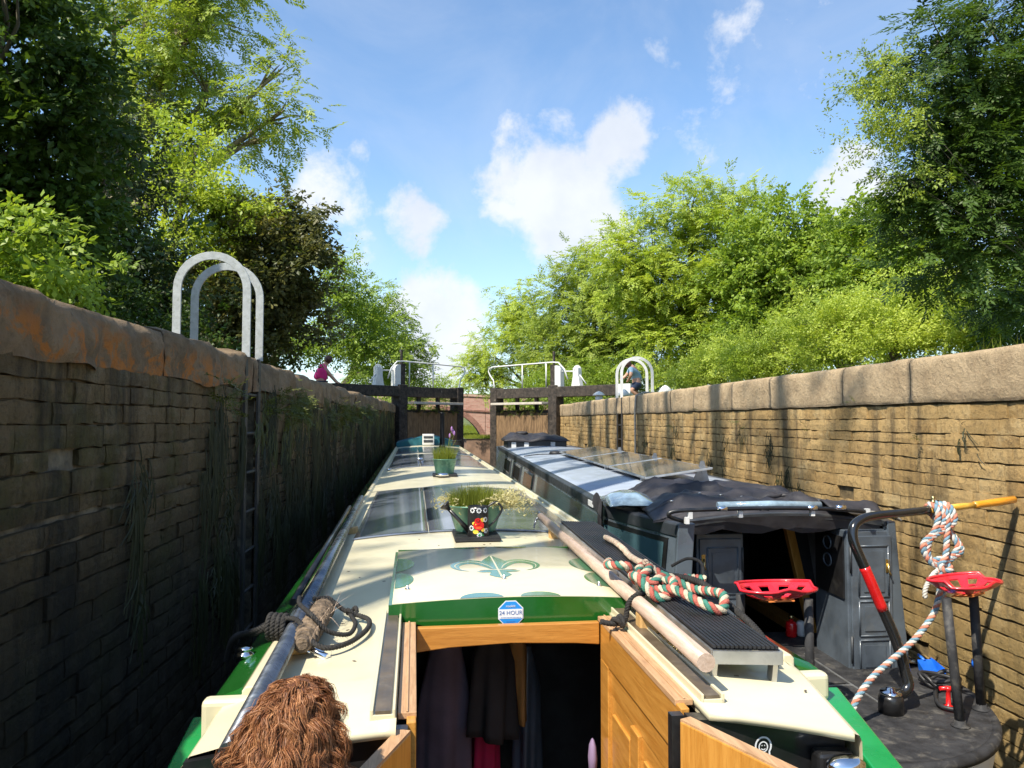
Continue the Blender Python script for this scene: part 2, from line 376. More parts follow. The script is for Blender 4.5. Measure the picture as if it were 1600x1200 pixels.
def mat_rightwall():
    n = NT('sunlit_stone'); r = n.island(); wv = n.vec((1,1,1), 'World')
    c = n.mix(r, (.41,.255,.092), (.56,.375,.155))
    c = n.mix(n.math('MULTIPLY', n.rng(n.noise(1.1, 7, .65, wv), .42, .68), .55), c, (.31,.205,.070))      # ochre-olive algae patches
    s = n.noise(1.5, 6, .6, n.vec((3,3,.35), 'World')); c = n.mix(n.math('MULTIPLY', n.rng(s, .50, .66), .75), c, (.075,.052,.024))
    fine = n.noise(34, 8, .7, wv); c = n.mix(n.math('MULTIPLY', n.rng(fine, .47, .70), .6), c, (.085,.058,.026))
    c = n.mix(n.math('MULTIPLY', n.rng(n.noise(2.3, 8, .7, n.vec((1,1.2,1.6), 'World')), .52, .70), .55), c, (.62,.47,.24))
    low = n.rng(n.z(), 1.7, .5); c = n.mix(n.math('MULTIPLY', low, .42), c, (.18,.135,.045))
    n.set('Base Color', c); n.set('Roughness', .85)
    n.bump(n.math('ADD', n.math('MULTIPLY', n.noise(34, 9, .78, wv), 1.4), n.math('MULTIPLY', n.noise(8, 5, .6, wv), .5)), .9, .02); return n.mat
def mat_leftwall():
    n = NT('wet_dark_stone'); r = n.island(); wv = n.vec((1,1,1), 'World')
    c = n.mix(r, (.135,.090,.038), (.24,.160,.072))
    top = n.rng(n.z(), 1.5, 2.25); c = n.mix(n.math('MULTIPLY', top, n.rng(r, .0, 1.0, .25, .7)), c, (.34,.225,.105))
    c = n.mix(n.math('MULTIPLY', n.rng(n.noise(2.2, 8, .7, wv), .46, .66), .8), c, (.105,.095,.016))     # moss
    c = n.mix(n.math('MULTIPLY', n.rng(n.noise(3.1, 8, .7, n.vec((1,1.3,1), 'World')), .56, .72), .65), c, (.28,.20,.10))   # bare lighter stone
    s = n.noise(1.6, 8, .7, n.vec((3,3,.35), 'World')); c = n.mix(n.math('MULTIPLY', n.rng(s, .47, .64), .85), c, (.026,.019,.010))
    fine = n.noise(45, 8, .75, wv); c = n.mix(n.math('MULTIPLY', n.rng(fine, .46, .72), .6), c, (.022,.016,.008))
    low = n.rng(n.z(), 2.15, 1.05); c = n.mix(n.math('MULTIPLY', low, .72), c, (.022,.017,.009))  # darker downwards: shade of the gap beside the boat painted into the stone
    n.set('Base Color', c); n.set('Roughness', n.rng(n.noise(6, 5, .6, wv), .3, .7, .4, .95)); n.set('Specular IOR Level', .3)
    n.bump(n.math('ADD', n.math('MULTIPLY', n.noise(38, 9, .8, wv), 1.5), n.math('MULTIPLY', n.noise(9, 6, .65, wv), .5)), 1.0, .03); return n.mat
def mat_coping(name, a, b, d, orange):
    n = NT(name); wv = n.vec((1,1,1), 'World')
    c = n.mix(n.rng(n.noise(5, 8, .65, wv), .3, .7), a, b)
    c = n.mix(n.math('MULTIPLY', n.rng(n.noise(26, 8, .7, wv), .5, .75), .55), c, d)
    if orange:
        m_ = n.math('MULTIPLY', n.rng(n.noise(4.5, 9, .75, wv, .5), .47, .56), n.math('MULTIPLY', n.rng(n.z(), 2.56, 2.44), n.rng(n.z(), 2.30, 2.37)))
        c = n.mix(n.math('MULTIPLY', n.math('MULTIPLY', m_, n.rng(n.y(), 6.0, 4.2)), .95), c, (.46,.16,.022))
    else:
        s = n.noise(1.3, 6, .6, n.vec((4,4,.4), 'World')); c = n.mix(n.math('MULTIPLY', n.rng(s, .58, .72), .35), c, (.12,.09,.055))
    n.set('Base Color', c); n.set('Roughness', .9)
    n.bump(n.math('ADD', n.noise(40, 8, .75, wv), n.math('MULTIPLY', n.noise(11, 5, .6, wv), 1.5)), .9, .02); return n.mat
M['rwall'] = mat_rightwall(); M['lwall'] = mat_leftwall()
M['rcop'] = mat_coping('sandy_coping', (.36,.26,.15), (.50,.375,.225), (.27,.19,.11), False)
M['lcop'] = mat_coping('weathered_coping', (.15,.100,.052), (.30,.205,.115), (.050,.034,.018), True)
M['mortar'] = pmat('dark_mortar', (.035,.026,.015), .95, var=.4, scale=12, bump=.6)
M['lmortar'] = pmat('pale_wet_mortar_highlight', (.15,.125,.085), .9, var=.7, scale=9, bump=.6, dirt=.9, dirtc=(.02,.016,.01)); M['rmortar'] = pmat('sandy_mortar', (.16,.115,.055), .95, var=.5, scale=9, bump=.6, dirt=.7, dirtc=(.035,.025,.012))  # left: pale mortar, its tone also painting the highlights on wet ledges
M['ground'] = pmat('ground_turf', (.10,.12,.035), .95, var=.4, scale=1.5, bump=.6, dirt=.4, dirtc=(.16,.12,.06))
M['bank'] = pmat('bank_soil', (.24,.15,.10), .95, var=.3, scale=3, bump=.5)
def mat_brick():
    n = NT('bridge_brick'); b = n.N.new('ShaderNodeTexBrick'); b.inputs['Scale'].default_value = 1
    for k, v in (('Brick Width', .23), ('Row Height', .075), ('Mortar Size', .008)): b.inputs[k].default_value = v
    b.inputs['Color1'].default_value = (.36,.15,.115,1); b.inputs['Color2'].default_value = (.50,.27,.215,1); b.inputs['Mortar'].default_value = (.40,.32,.26,1)
    m = n.N.new('ShaderNodeMapping'); m.inputs['Rotation'].default_value = (radians(90), 0, 0)
    n.L.new(n.tc.outputs['Object'], m.inputs[0]); n.L.new(m.outputs[0], b.inputs['Vector'])
    c = n.mix(n.math('MULTIPLY', n.rng(n.noise(1.2, 7, .6), .4, .7), .5), b.outputs['Color'], (.42,.28,.22)); n.set('Base Color', c); n.set('Roughness', .9); n.bump(b.outputs['Fac'], -.4, .01); return n.mat
M['brick'] = mat_brick()
def mat_water():
    n = NT('canal_water'); k = n.noise(3, 4, .5, n.vec((1,1,1), 'World'))
    n.set('Base Color', (.045,.04,.02)); n.set('Roughness', .06); n.set('IOR', 1.33); n.bump(k, .15, .02); return n.mat
M['water'] = mat_water()
def mat_gate():
    n = NT('old_gate_timber'); v = n.vec((5,5,5)); g = n.noise(2, 9, .65, v, .6)
    c = n.mix(n.rng(g, .35, .65), (.016,.013,.011), (.062,.048,.037)); c = n.mix(n.math('MULTIPLY', n.rng(n.noise(7, 8, .7), .6, .72), .7), c, (.30,.26,.21))
    n.set('Base Color', c); n.set('Roughness', .8); n.bump(g, .5, .02); return n.mat
M['gate'] = mat_gate()
def mat_gateplank():
    n = NT('damp_gate_planks'); g = n.noise(3, 8, .65, n.vec((8,8,1.5), 'World'))
    c = n.mix(n.rng(g, .3, .7), (.12,.070,.034), (.27,.17,.085)); low = n.rng(n.z(), 2.0, 1.2); c = n.mix(n.math('MULTIPLY', low, .5), c, (.05,.035,.02))
    n.set('Base Color', c); n.set('Roughness', .85); n.bump(g, .6, .02); return n.mat
M['plank'] = mat_gateplank()
def mat_fur():
    n = NT('brown_fur'); r = n.island(); c = n.mix(n.math('MULTIPLY', r, n.rng(n.noise(38, 3, .5, n.vec((1,1,1), 'World')), .3, .7, .35, 1.0)), (.13,.040,.013), (.52,.25,.11)); n.set('Base Color', c); n.set('Roughness', .5); n.set('Specular IOR Level', .3); return n.mat
M['fur'] = mat_fur(); M['furdark'] = pmat('fur_undercoat', (.10,.035,.014), .9, var=.3)

# ================================================================== SETTING: water, ground, lock walls
XL, XR, ZC = -1.34, 3.42, 2.61
def sheet(name, pts, mat, label=None):
    b = MB(); b.add(pts, [list(range(len(pts)))]); o = b.build(name, mat); o['kind'] = 'structure'; return o
b = MB(); b.add([(-60,-30,0),(60,-30,0),(60,200,0),(-60,200,0)], [(0,1,2,3)]); tag(b.build('water', M['water']), kind='structure')
def ground_side(name, s):
    b = MB(); xs = [XL-.48 if s < 0 else XR+.48] + [s*q for q in (4.4, 6, 9, 14, 22, 40, 90, 300)]
    ys = [-60, -20, -5, 5, 15, 24, 26.5, 29, 32, 36, 41, 46, 60, 100, 400]
    def zz(x, y):
        lock = 2.585 if y <= 24 else (2.585 - (y-24)/8*1.35 if y < 32 else 1.235)
        up = max(0, abs(x)-7)*.16; up = min(up, 3.2 if s > 0 else 2.2)
        return lock + up
    vs = [(x, y, zz(x, y)) for y in ys for x in xs]; n = len(xs)
    b.add(vs, [(i*n+k, i*n+k+1, (i+1)*n+k+1, (i+1)*n+k) for i in range(len(ys)-1) for k in range(n-1)], 0, True)
    tag(b.build(name, M['ground']), kind='structure')
ground_side('ground', -1); ground_side('ground', 1)
# canal banks beyond the lock
b = MB()
b.prism([(22.9,-.5),(22.9,2.58),(24,2.58),(32,1.22),(400,1.22),(400,-.5)], XL-.5, XL, 'x'); tag(b.build('canal_bank', M['bank']), kind='structure')
b = MB(); b.prism([(23.1,-.5),(23.1,2.58),(24,2.58),(32,1.22),(400,1.22),(400,-.5)], XR, XR+.5, 'x'); tag(b.build('canal_bank', M['bank']), kind='structure')
b = MB(); b.prism([(1.15,-.5),(XR-.01,-.5),(XR-.01,1.2),(1.25,1.2)], 39.5, 48, 'y', 0); tag(b.build('towpath', [M['bank']]), kind='structure')
b = MB(); b.add([(1.1,39.45,1.21),(XR+.6,39.45,1.25),(XR+.6,48,1.24),(1.1,48,1.21)], [(0,1,2,3)]); tag(b.build('towpath_verge', M['ground']), kind='structure')
b = MB(); b.add([(-60,50,-.2),(60,50,-.2),(60,60,1.6),(-60,60,1.6),(60,110,6),(-60,110,6)], [(0,1,2,3),(3,2,4,5)]); tag(b.build('far_bank', M['ground']), kind='structure')

def brickwork(name, x, nx, y0, y1, z0, z1, mat, parent, ch, lmin, lmax, depth, skip=None, seed=1, grow=0):
    """a face of individually laid stones; nx is +1 when the face looks to +x"""
    r = np.random.default_rng(seed); V = []; F = []; z = z1; row = 0
    while z > z0+.02:
        h = ch*(1+.14*r.uniform(-1, 1)); zb = max(z-h, z0); y = y0 - r.uniform(0, lmax)
        joint = .0025 + (.016*r.random() if r.random() < .3 else .003*r.random())
        while y < y1:
            l = r.uniform(lmin, lmax); ya, yb = max(y, y0), min(y+l, y1); y += l
            if yb-ya < .03: continue
            if skip and ya < skip[1] and yb > skip[0]:
                if ya < skip[0] and skip[0]-ya > .04: yb = skip[0]
                elif yb > skip[1] and yb-skip[1] > .04: ya = skip[1]
                else: continue
            j = .0012+.0015*r.random(); d = depth*(r.random()**3)*.6; tilt = r.normal(0, .12*depth)
            miss = r.random() < .012
            if miss: d += .05
            n = 4; o = len(V); g1 = j*(1+r.random()); g2 = joint*(.5+r.random()); g3 = joint*(.3+.7*r.random())
            for iz in range(3):
                for iy in range(n+1):
                    fy, fz = iy/n, iz/2
                    yy = ya+g1 + (yb-ya-2*g1)*fy; zz_ = zb+g2 + (z-zb-g2-g3)*fz
                    wob = r.normal(0, .0012); 
                    if iz != 1: zz_ += r.normal(0, .003)
                    edge = (.0025 if iz != 1 else 0)+(.002 if iy in (0, n) else 0)
                    V.append((x - nx*(d + edge + tilt*(fy-.5) + wob), yy, zz_))
            for iz in range(2):
                for iy in range(n): F.append((o+iz*(n+1)+iy, o+iz*(n+1)+iy+1, o+(iz+1)*(n+1)+iy+1, o+(iz+1)*(n+1)+iy))
            ring = [o+i for i in range(n+1)] + [o+(n+1)+n] + [o+2*(n+1)+n-i for i in range(n+1)] + [o+(n+1)]
            o2 = len(V)
            for q in ring: p = V[q]; V.append((x - nx*(depth*2+.07), p[1], p[2]))
            for i in range(len(ring)):
                k = (i+1) % len(ring); F.append((ring[i], ring[k], o2+k, o2+i))
        z = zb; row += 1
    return np_mesh(name, V, F, mat, parent)

def coping(name, x, nx, y0, y1, ztop, h, back, mat, parent, lens, amp, seed, skip=None):
    r = np.random.default_rng(seed); V = []; F = []; y = y0
    prof = [(.0,-h),(.0,-h*.66),(.0,-h*.36),(.008,-h*.2),(.03,-h*.08),(.07,-.012),(.14,0),(.26,.002),(back*.75,0),(back,-.01)] if amp > .02 else [(.01,-h),(.0,-h*.93),(.0,-h*.5),(.0,-h*.2),(.006,-.032),(.024,-.010),(.06,-.002),(.15,0),(back*.6,0),(back,-.01)]
    while y < y1:
        l = r.uniform(*lens); ya, yb = y+.002, min(y+l, y1)-.002; y += l
        if skip and ya < skip[1] and yb > skip[0]:
            segs = [(ya, skip[0])] if skip[0]-ya > .05 else []
            if yb-skip[1] > .05: segs.append((skip[1], yb))
        else: segs = [(ya, yb)]
        dz = r.normal(0, .35*amp*.2+.001); dx = r.normal(0, .2*amp+.001)
        for (a, c) in segs:
            n = max(2, int((c-a)/.045)); o = len(V); P = []
            # finer profile
            pr = []
            for i in range(len(prof)-1):
                for t in (0, .5): pr.append((prof[i][0]+(prof[i+1][0]-prof[i][0])*t, prof[i][1]+(prof[i+1][1]-prof[i][1])*t))
            pr.append(prof[-1])
            for i in range(n+1):
                yy = a+(c-a)*i/n; e = min(i, n-i); rd = (.10*amp+.004) if e == 0 else 0
                for (px, pz) in pr: P.append((x - nx*(px+dx+rd), yy, ztop+pz+dz-(rd if pz > -.1 else 0)))
            P = np.array(P); N_ = fbm(P, 3.0, seed, 6)*amp; N2 = fbm(P, 2.2, seed+9, 6)*amp*.9; N_ = N_ + .35*amp*vnoise(P, 19, seed+4); k = len(pr)
            P[:, 0] += nx*N_ ; P[:, 2] += N2
            V += [tuple(p) for p in P]
            for i in range(n):
                for q in range(k-1): F.append((o+i*k+q, o+i*k+q+1, o+(i+1)*k+q+1, o+(i+1)*k+q))
            for i in (0, n): # ends
                cidx = len(V); V.append((x-nx*back, V[o+i*k][1], ztop-h))
                for q in range(k-1): F.append((o+i*k+q, o+i*k+q+1, cidx, cidx))
    F = [f for f in F]
    return np_mesh(name, V, F, mat, parent, smooth=True)

LADL, LADR = (5.30, 5.76), (14.36, 14.84)
lw = thing('lock_wall', 'dark wet weed-hung brick lock wall with rounded weathered coping, in shade', 'wall', (XL, 10, 0))
rw = thing('lock_wall', 'sunlit sandy brick lock wall with broad pale coping stones beside the grey boat', 'wall', (XR, 10, 0))
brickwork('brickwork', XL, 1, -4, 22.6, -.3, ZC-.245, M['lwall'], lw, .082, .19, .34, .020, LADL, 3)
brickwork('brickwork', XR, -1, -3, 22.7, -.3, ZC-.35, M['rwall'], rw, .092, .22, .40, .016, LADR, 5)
coping('coping', XL+.015, 1, -4, 22.6, ZC, .255, .5, M['lcop'], lw, (1.1, 1.9), .036, 21, None)
coping('coping', XR-.015, -1, -3, 22.7, ZC, .335, .5, M['rcop'], rw, (.9, 1.5), .010, 33, None)
for s, x, p, (a, c) in ((1, XL, lw, LADL), (-1, XR, rw, LADR)):
    b = MB(); X = x - s*.030
    b.box(min(X, X-s*.3), max(X, X-s*.3), -4, a, -.3, ZC-.2); b.box(min(X, X-s*.3), max(X, X-s*.3), c, 22.6, -.3, ZC-.2)
    b.box(min(X-s*.14, X-s*.3), max(X-s*.14, X-s*.3), a, c, -.3, ZC-.2)
    b.build('mortar_backing', M['lmortar'] if s > 0 else M['rmortar'], p)

# ladders with white hoops
def hoop_ladder(label, x, s, ya, yb, mat, w, h):
    t = thing('lock_ladder', label, 'ladder', (x, (ya+yb)/2, 0), group='ladders with white hoops in the lock walls')
    for y in (ya, yb):
        R = w/2; x0 = x + s*.012; pts = []
        zt = ZC+h-R
        path = [(x0, y, ZC-.03)] + [(x0, y, zt-.2), (x0, y, zt)] + [(x0 - s*R*(1-cos(a)), y, zt+R*sin(a)) for a in [pi*k/16 for k in range(1, 16)]] + [(x0-s*w, y, zt), (x0-s*w, y, ZC-.1)]
        b = MB(); secs = []
        P = [Vector(p) for p in path]
        for i, p in enumerate(P):
            d = (P[min(i+1, len(P)-1)]-P[max(i-1, 0)]).normalized(); nx = d.cross(Vector((0,1,0))).normalized()
            secs.append([p+nx*.027+Vector((0,.008,0)), p+nx*.027-Vector((0,.008,0)), p-nx*.027-Vector((0,.008,0)), p-nx*.027+Vector((0,.008,0))])
        b.sweep(secs, 0, False, True); b.build('hoop', mat, t, bevel=.002)
        b = MB(); b.box(x0-.008, x0+.008, y-.032, y+.032, -.2, ZC-.02); b.build('stile', M['ladder'], t)
    for k in range(9):
        z = ZC-.28-.27*k; b = MB(); b.tube([(x+s*.0, ya, z), (x+s*.0, yb, z)], .011, 8); b.build('rung', M['ladder'], t)
M['ladder'] = pmat('ladder_iron', (.055,.05,.045), .6, metal=.3, var=.3, bump=.3, dirt=.5, dirtc=(.14,.10,.07))
hoop_ladder('iron ladder with tall weathered white double hoop on the shaded wall', XL, 1, LADL[0]+.04, LADL[1]-.05, M['whitehoop'], .46, .66)
hoop_ladder('iron ladder with bright white double hoop on the sunlit wall beside the man', XR, -1, LADR[0]+.04, LADR[1]-.05, M['white'], .60, .74)
# rope hanging down the sunlit wall
p = [(XR+.35,13.2,ZC+.02),(XR+.1,13.22,ZC+.03),(XR-.03,13.24,ZC-.02),(XR-.05,13.25,ZC-.3),(XR-.05,13.23,1.9),(XR-.05,13.25,1.3),(XR-.06,13.2,.9),(XR-.09,13.05,.75)]
b = MB(); b.tube(p, .018, 8); tag(b.build('hanging_rope', M['rope_grey'], loc=(XR,13.2,0)), 'grey rope hanging over the coping down the sunlit wall', 'rope')
# mushroom bollards
for (x, y, sc, lab) in ((4.55, 19.0, 1, 'squat white domed bollard under the black balance beam'), (3.75, 18.2, .9, 'low cream flat-topped bollard under the black balance beam near the gate'), (5.0, 16.9, 1, 'white domed bollard seen through the white ladder hoop beside the man')):
    t = thing('mooring_bollard', lab, 'bollard', (x, y, 2.585), group='mooring bollards on the lockside')
    b = MB(); k = sc
    b.lathe([(.10*k,0),(.10*k,.14*k),(.085*k,.17*k)], (x,y,2.585), 16); b.build('post', M['whitew'], t)
    hh = .10 if lab.startswith('low') else .17
    b = MB(); b.lathe([(.16*k,.18*k),(.17*k,.20*k),(.11*k,(.20+hh*.5)*k),(.06*k,(.20+hh*.8)*k),(.0,(.21+hh*.9)*k)], (x,y,2.585), 16); b.build('cap', M['white'], t)

# ================================================================== lock gates
GATEW = []
def gate(label, hx, hy, tx, ty, bl, s):
    t = thing('lock_gate', label, 'lock gate', (hx, hy, 0), group='pair of part-open lock gates')
    H = Vector((hx, hy, 0)); T = Vector((tx, ty, 0)); d = (T-H).normalized(); n = Vector((d.y, -d.x, 0)); n = n if n.y < 0 else -n
    W = (T-H).length; zt = 3.13
    def P(a, z, o=0): return H + d*a + n*o + Vector((0,0,z))
    def bar(b, a0, a1, z0, z1, o0, o1, mi=0):
        vs = [P(a, z, o) for a in (a0, a1) for o in (o0, o1) for z in (z0, z1)]
        b.add(vs, [(0,1,3,2),(4,6,7,5),(0,4,5,1),(2,3,7,6),(0,2,6,4),(1,5,7,3)], mi)
    b = MB(); b.beam(P(-bl, zt-.15), P(W+.02, zt-.15), .30, .30); o = b.build('balance_beam', M['gate'], t, bevel=.02)
    b = MB(); bar(b, -bl-.012, -bl+.42, zt-.305, zt+.006, -.156, .156)
    if s > 0: b.build('beam_end', M['white'], o)
    b = MB(); bar(b, -.16, .16, -.3, zt+.05, -.19, .17); b.build('heel_post', M['gate'], t, bevel=.02)
    b = MB(); bar(b, W-.24, W+.03, -.3, zt+.04, -.18, .175); b.build('toe_post', M['gate'], t, bevel=.02)
    for z in (2.36, 1.55, .8):
        b = MB(); bar(b, .16, W-.24, z-.12, z+.10, -.14, .13); b.build('cross_rail', M['gate'], t, bevel=.015)
    b = MB(); np_ = 10
    for k in range(np_):
        a0 = .17+(W-.42)*k/np_; a1 = .17+(W-.42)*(k+1)/np_-.008
        bar(b, a0, a1, -.3, 2.40+random.uniform(-.03, .04), .135, .165)
    b.build('planking', M['plank'], t)
    for a in (.75, 1.55):
        b = MB(); bar(b, a-.05, a+.05, 2.46, zt-.3, -.04, .05); b.build('strut', M['gate'], t)
    b = MB(); bar(b, .17, W-.25, 2.62, 2.69, .10, .42); b.build('walkway', M['walk'], t, bevel=.008)
    GATEW.append((t, [tuple(P(a, 2.44, .17)) for a in np.linspace(.25, W-.3, 26)]))
    # white hand rail along the gate
    zr = zt+.72; tb = [P(-.55, zt+.2, .1), P(-.42, zt+.5, .1), P(-.2, zr-.02, .1), P(.05, zr, .1), P(W*.55, zr-.01, .1), P(W-.05, zr-.02, .1), P(W+.14, zr-.06, .1), P(W+.17, zr-.16, .1), P(W+.08, zr-.3, .1), P(W-.05, zr-.43, .1), P(W-.09, zt+.1, .1), P(W-.09, zt, .1)]
    b = MB(); b.tube(tb, .022, 8); b.build('handrail', M['white'], t)
    for a in (.28, 1.25):
        b = MB(); b.tube([P(a, zt-.02, .1), P(a, zr, .1)], .02, 8); b.build('rail_post', M['white'], t)
    # paddle gear: white shouldered stand with black rack bar
    b = MB(); prof = [(-.26, zt), (-.26, zt+.50), (-.22, zt+.58), (-.12, zt+.62), (-.04, zt+.62), (-.04, zt)]
    vs = [P(a, z, o) for o in (-.09, .09) for (a, z) in prof]; m_ = len(prof)
    b.add(vs, [list(range(m_))[::-1], list(range(m_, 2*m_))] + [(i, (i+1) % m_, m_+(i+1) % m_, m_+i) for i in range(m_)]); b.build('paddle_stand', M['white'], t, bevel=.01)
    b = MB(); bar(b, -.03, .14, zt, zt+.66, -.08, .08); bar(b, .03, .09, zt+.6, zt+1.05, -.03, .03); b.build('paddle_rack', M['gate'], t, bevel=.008)
    b = MB(); vs = [P(a, z, o) for z, w in ((zt, .16), (zt+.28, .10), (zt+.52, .10)) for a, o in ((-.82-w, -.08), (-.82+w, -.08), (-.82+w, .08), (-.82-w, .08))]
    b.add(vs, [(0,1,5,4),(1,2,6,5),(2,3,7,6),(3,0,4,7),(4,5,9,8),(5,6,10,9),(6,7,11,10),(7,4,8,11),(8,9,10,11),(3,2,1,0)])
    b.lathe([(.10,-.06),(.10,.06)], P(-.82, zt+.50), 14, rot=Matrix.Rotation(pi/2, 3, 'X')); b.build('gear_stand', M['white'], t, bevel=.008)
    b = MB(); b.tube([P(-.82, zt+.42), P(-.2, zt+.45)], .02, 8); b.tube([P(-.82, zt+.42), P(-1.15, zt+.05)], .018, 8); b.build('gear_shaft', M['whitew'], t)
    return t
M['walk'] = pmat('bleached_plank', (.50,.45,.38), .8, var=.15, scale=8, bump=.2)
gate('black timber lock gate held by the woman, its toe beside the bridge arch', -1.22, 22.25, .52, 24.05, 2.45, -1)
gate('black timber lock gate with a white beam end pushed by the man', 3.30, 22.25, 1.64, 24.2, 2.76, 1)

# ================================================================== brick bridge beyond the gates
br = thing('canal_bridge', 'pinkish brick humpback bridge with a low arch beyond the gates', 'bridge', (0, 42, 0))
def bridge():
    R, cz = 2.36, .33
    def top(x): return 3.52 - .0105*x*x - .010*abs(x)
    A = [(-R*cos(t)*1, cz+R*sin(t)) for t in [radians(-8)+radians(196)*k/28 for k in range(29)]]
    xs = [-12,-9,-7,-5.5,-4.5,-3.5,-2.8] ; 
    b = MB(); out = []
    # face between the arch and the parapet as a fan of quads
    n = len(A)
    for yy in (42, 45.5):
        for (x, z) in A: out.append((x, yy, z))
        for (x, z) in A: out.append((x*1.0, yy, top(x)))
    F = []
    for i in range(n-1):
        F.append((i, i+1, n+i+1, n+i)); F.append((2*n+i+1, 2*n+i, 3*n+i, 3*n+i+1)); F.append((i+1, i, 2*n+i, 2*n+i+1)); F.append((n+i, n+i+1, 3*n+i+1, 3*n+i))
    b.add(out, F)
    for s in (-1, 1):
        q = [s*2.36*cos(radians(8)), s*3.5, s*5, s*7, s*10, s*14]
        vs = []
        for x in q: vs += [(x, 42, -.5), (x, 42, top(x)), (x, 45.5, top(x)), (x, 45.5, -.5)]
        b.add(vs, [(i*4+k, i*4+k+1, i*4+5+k, i*4+4+k) for i in range(len(q)-1) for k in range(3)])
        b.add([vs[0], vs[1], vs[2], vs[3]], [(0,1,2,3)])
    b.build('brick_face', M['brick'], br)
    b = MB(); secs = []
    for k in range(41):
        x = -14+28*k/40; z = top(x)-.78
        secs.append([(x, 41.94, z-.05), (x, 41.94, z+.04), (x, 42.02, z+.05), (x, 42.02, z-.06)])
    b.sweep(secs, 0, False, True); b.build('string_course', M['brickdark'], br)
    b = MB(); secs = []
    for k in range(41):
        x = -14+28*k/40; z = top(x)
        secs.append([(x, 41.95, z-.02), (x, 41.95, z+.10), (x, 42.4, z+.10), (x, 42.4, z-.02)])
    b.sweep(secs, 0, False, True); b.build('parapet_coping', M['brickpale'], br)
    b = MB(); secs = []
    for k in range(29):
        t = radians(-4)+radians(188)*k/28
        secs.append([(-R*cos(t)*q, yy, cz+R*sin(t)*q) for q, yy in ((.985, 42.1), (.985, 41.96), (1.10, 41.96), (1.10, 42.1))])
    b.sweep(secs, 0, False, True); b.build('arch_ring', M['brickdark'], br)
M['brickdark'] = pmat('dark_arch_brick', (.24,.12,.09), .9, var=.3, scale=14, bump=.4); M['brickpale'] = pmat('pale_brick_coping', (.46,.30,.24), .9, var=.2, scale=10, bump=.4)
bridge()
# ================================================================== helpers for ropes, figures and fur
def spline(P, k=8, closed=False):
    P = [Vector(p) for p in P]; n = len(P); out = []
    for i in range(n if closed else n-1):
        if closed: a, b, c, d = P[i-1], P[i], P[(i+1) % n], P[(i+2) % n]
        else: a, b, c, d = P[max(i-1, 0)], P[i], P[i+1], P[min(i+2, n-1)]
        for j in range(k):
            t = j/k; out.append(.5*((2*b) + (c-a)*t + (2*a-5*b+4*c-d)*t*t + (3*b-a-3*c+d)*t**3))
    if not closed: out.append(P[-1])
    return out
def resample(P, step):
    out = [P[0]]; acc = 0
    for a, b in zip(P, P[1:]):
        L = (b-a).length; t = step-acc
        while t <= L and L > 0: out.append(a + (b-a)*(t/L)); t += step
        acc = (acc + L) % step
    out.append(P[-1]); return out
def twisted(b, P, r, strands, pitch, seg=6, step=None):
    """laid rope: strands is a list of material indices"""
    P = resample(P, step or pitch/9); n = len(P); t0 = (P[1]-P[0]).normalized(); nr = t0.orthogonal().normalized(); pt = t0; fr = []
    for i in range(n):
        t = (P[min(i+1, n-1)]-P[max(i-1, 0)]); t = t.normalized() if t.length > 1e-9 else pt
        nr = pt.rotation_difference(t) @ nr; nr = (nr - t*nr.dot(t)).normalized(); pt = t; fr.append((nr, t.cross(nr)))
    d = step or pitch/9
    for k, mi in enumerate(strands):
        q = [P[i] + (fr[i][0]*cos(2*pi*(k/len(strands)+i*d/pitch)) + fr[i][1]*sin(2*pi*(k/len(strands)+i*d/pitch)))*r*.52 for i in range(n)]
        b.tube(q, r*.56, seg, mi)
def skin_mesh(joints, edges, sub=2):
    """joints: list of (x,y,z,r); returns verts, faces of the smooth skinned surface"""
    me = bpy.data.meshes.new('skeleton'); me.from_pydata([j[:3] for j in joints], edges, [])
    o = bpy.data.objects.new('skeleton', me); col.objects.link(o)
    sk = o.modifiers.new('skin', 'SKIN'); sk.use_smooth_shade = True
    for i, j in enumerate(joints):
        r = j[3] if isinstance(j[3], tuple) else (j[3], j[3]); me.skin_vertices[0].data[i].radius = r
    me.skin_vertices[0].data[0].use_root = True
    if sub: o.modifiers.new('sub', 'SUBSURF').levels = sub
    dg = bpy.context.evaluated_depsgraph_get(); dg.update()
    m2 = bpy.data.meshes.new_from_object(o.evaluated_get(dg))
    V = [tuple(v.co) for v in m2.vertices]; F = [tuple(p.vertices) for p in m2.polygons]
    bpy.data.objects.remove(o); bpy.data.meshes.remove(me); bpy.data.meshes.remove(m2)
    return V, F
def text_mesh(txt, size):
    c = bpy.data.curves.new('txt', 'FONT'); c.body = txt; c.size = size; c.align_x = 'CENTER'; c.align_y = 'CENTER'; c.extrude = .0004; c.resolution_u = 3
    o = bpy.data.objects.new('txt', c); col.objects.link(o); dg = bpy.context.evaluated_depsgraph_get(); dg.update()
    m = bpy.data.meshes.new_from_object(o.evaluated_get(dg)); V = [tuple(v.co) for v in m.vertices]; F = [tuple(p.vertices) for p in m.polygons]
    bpy.data.objects.remove(o); bpy.data.curves.remove(c); bpy.data.meshes.remove(m); return V, F
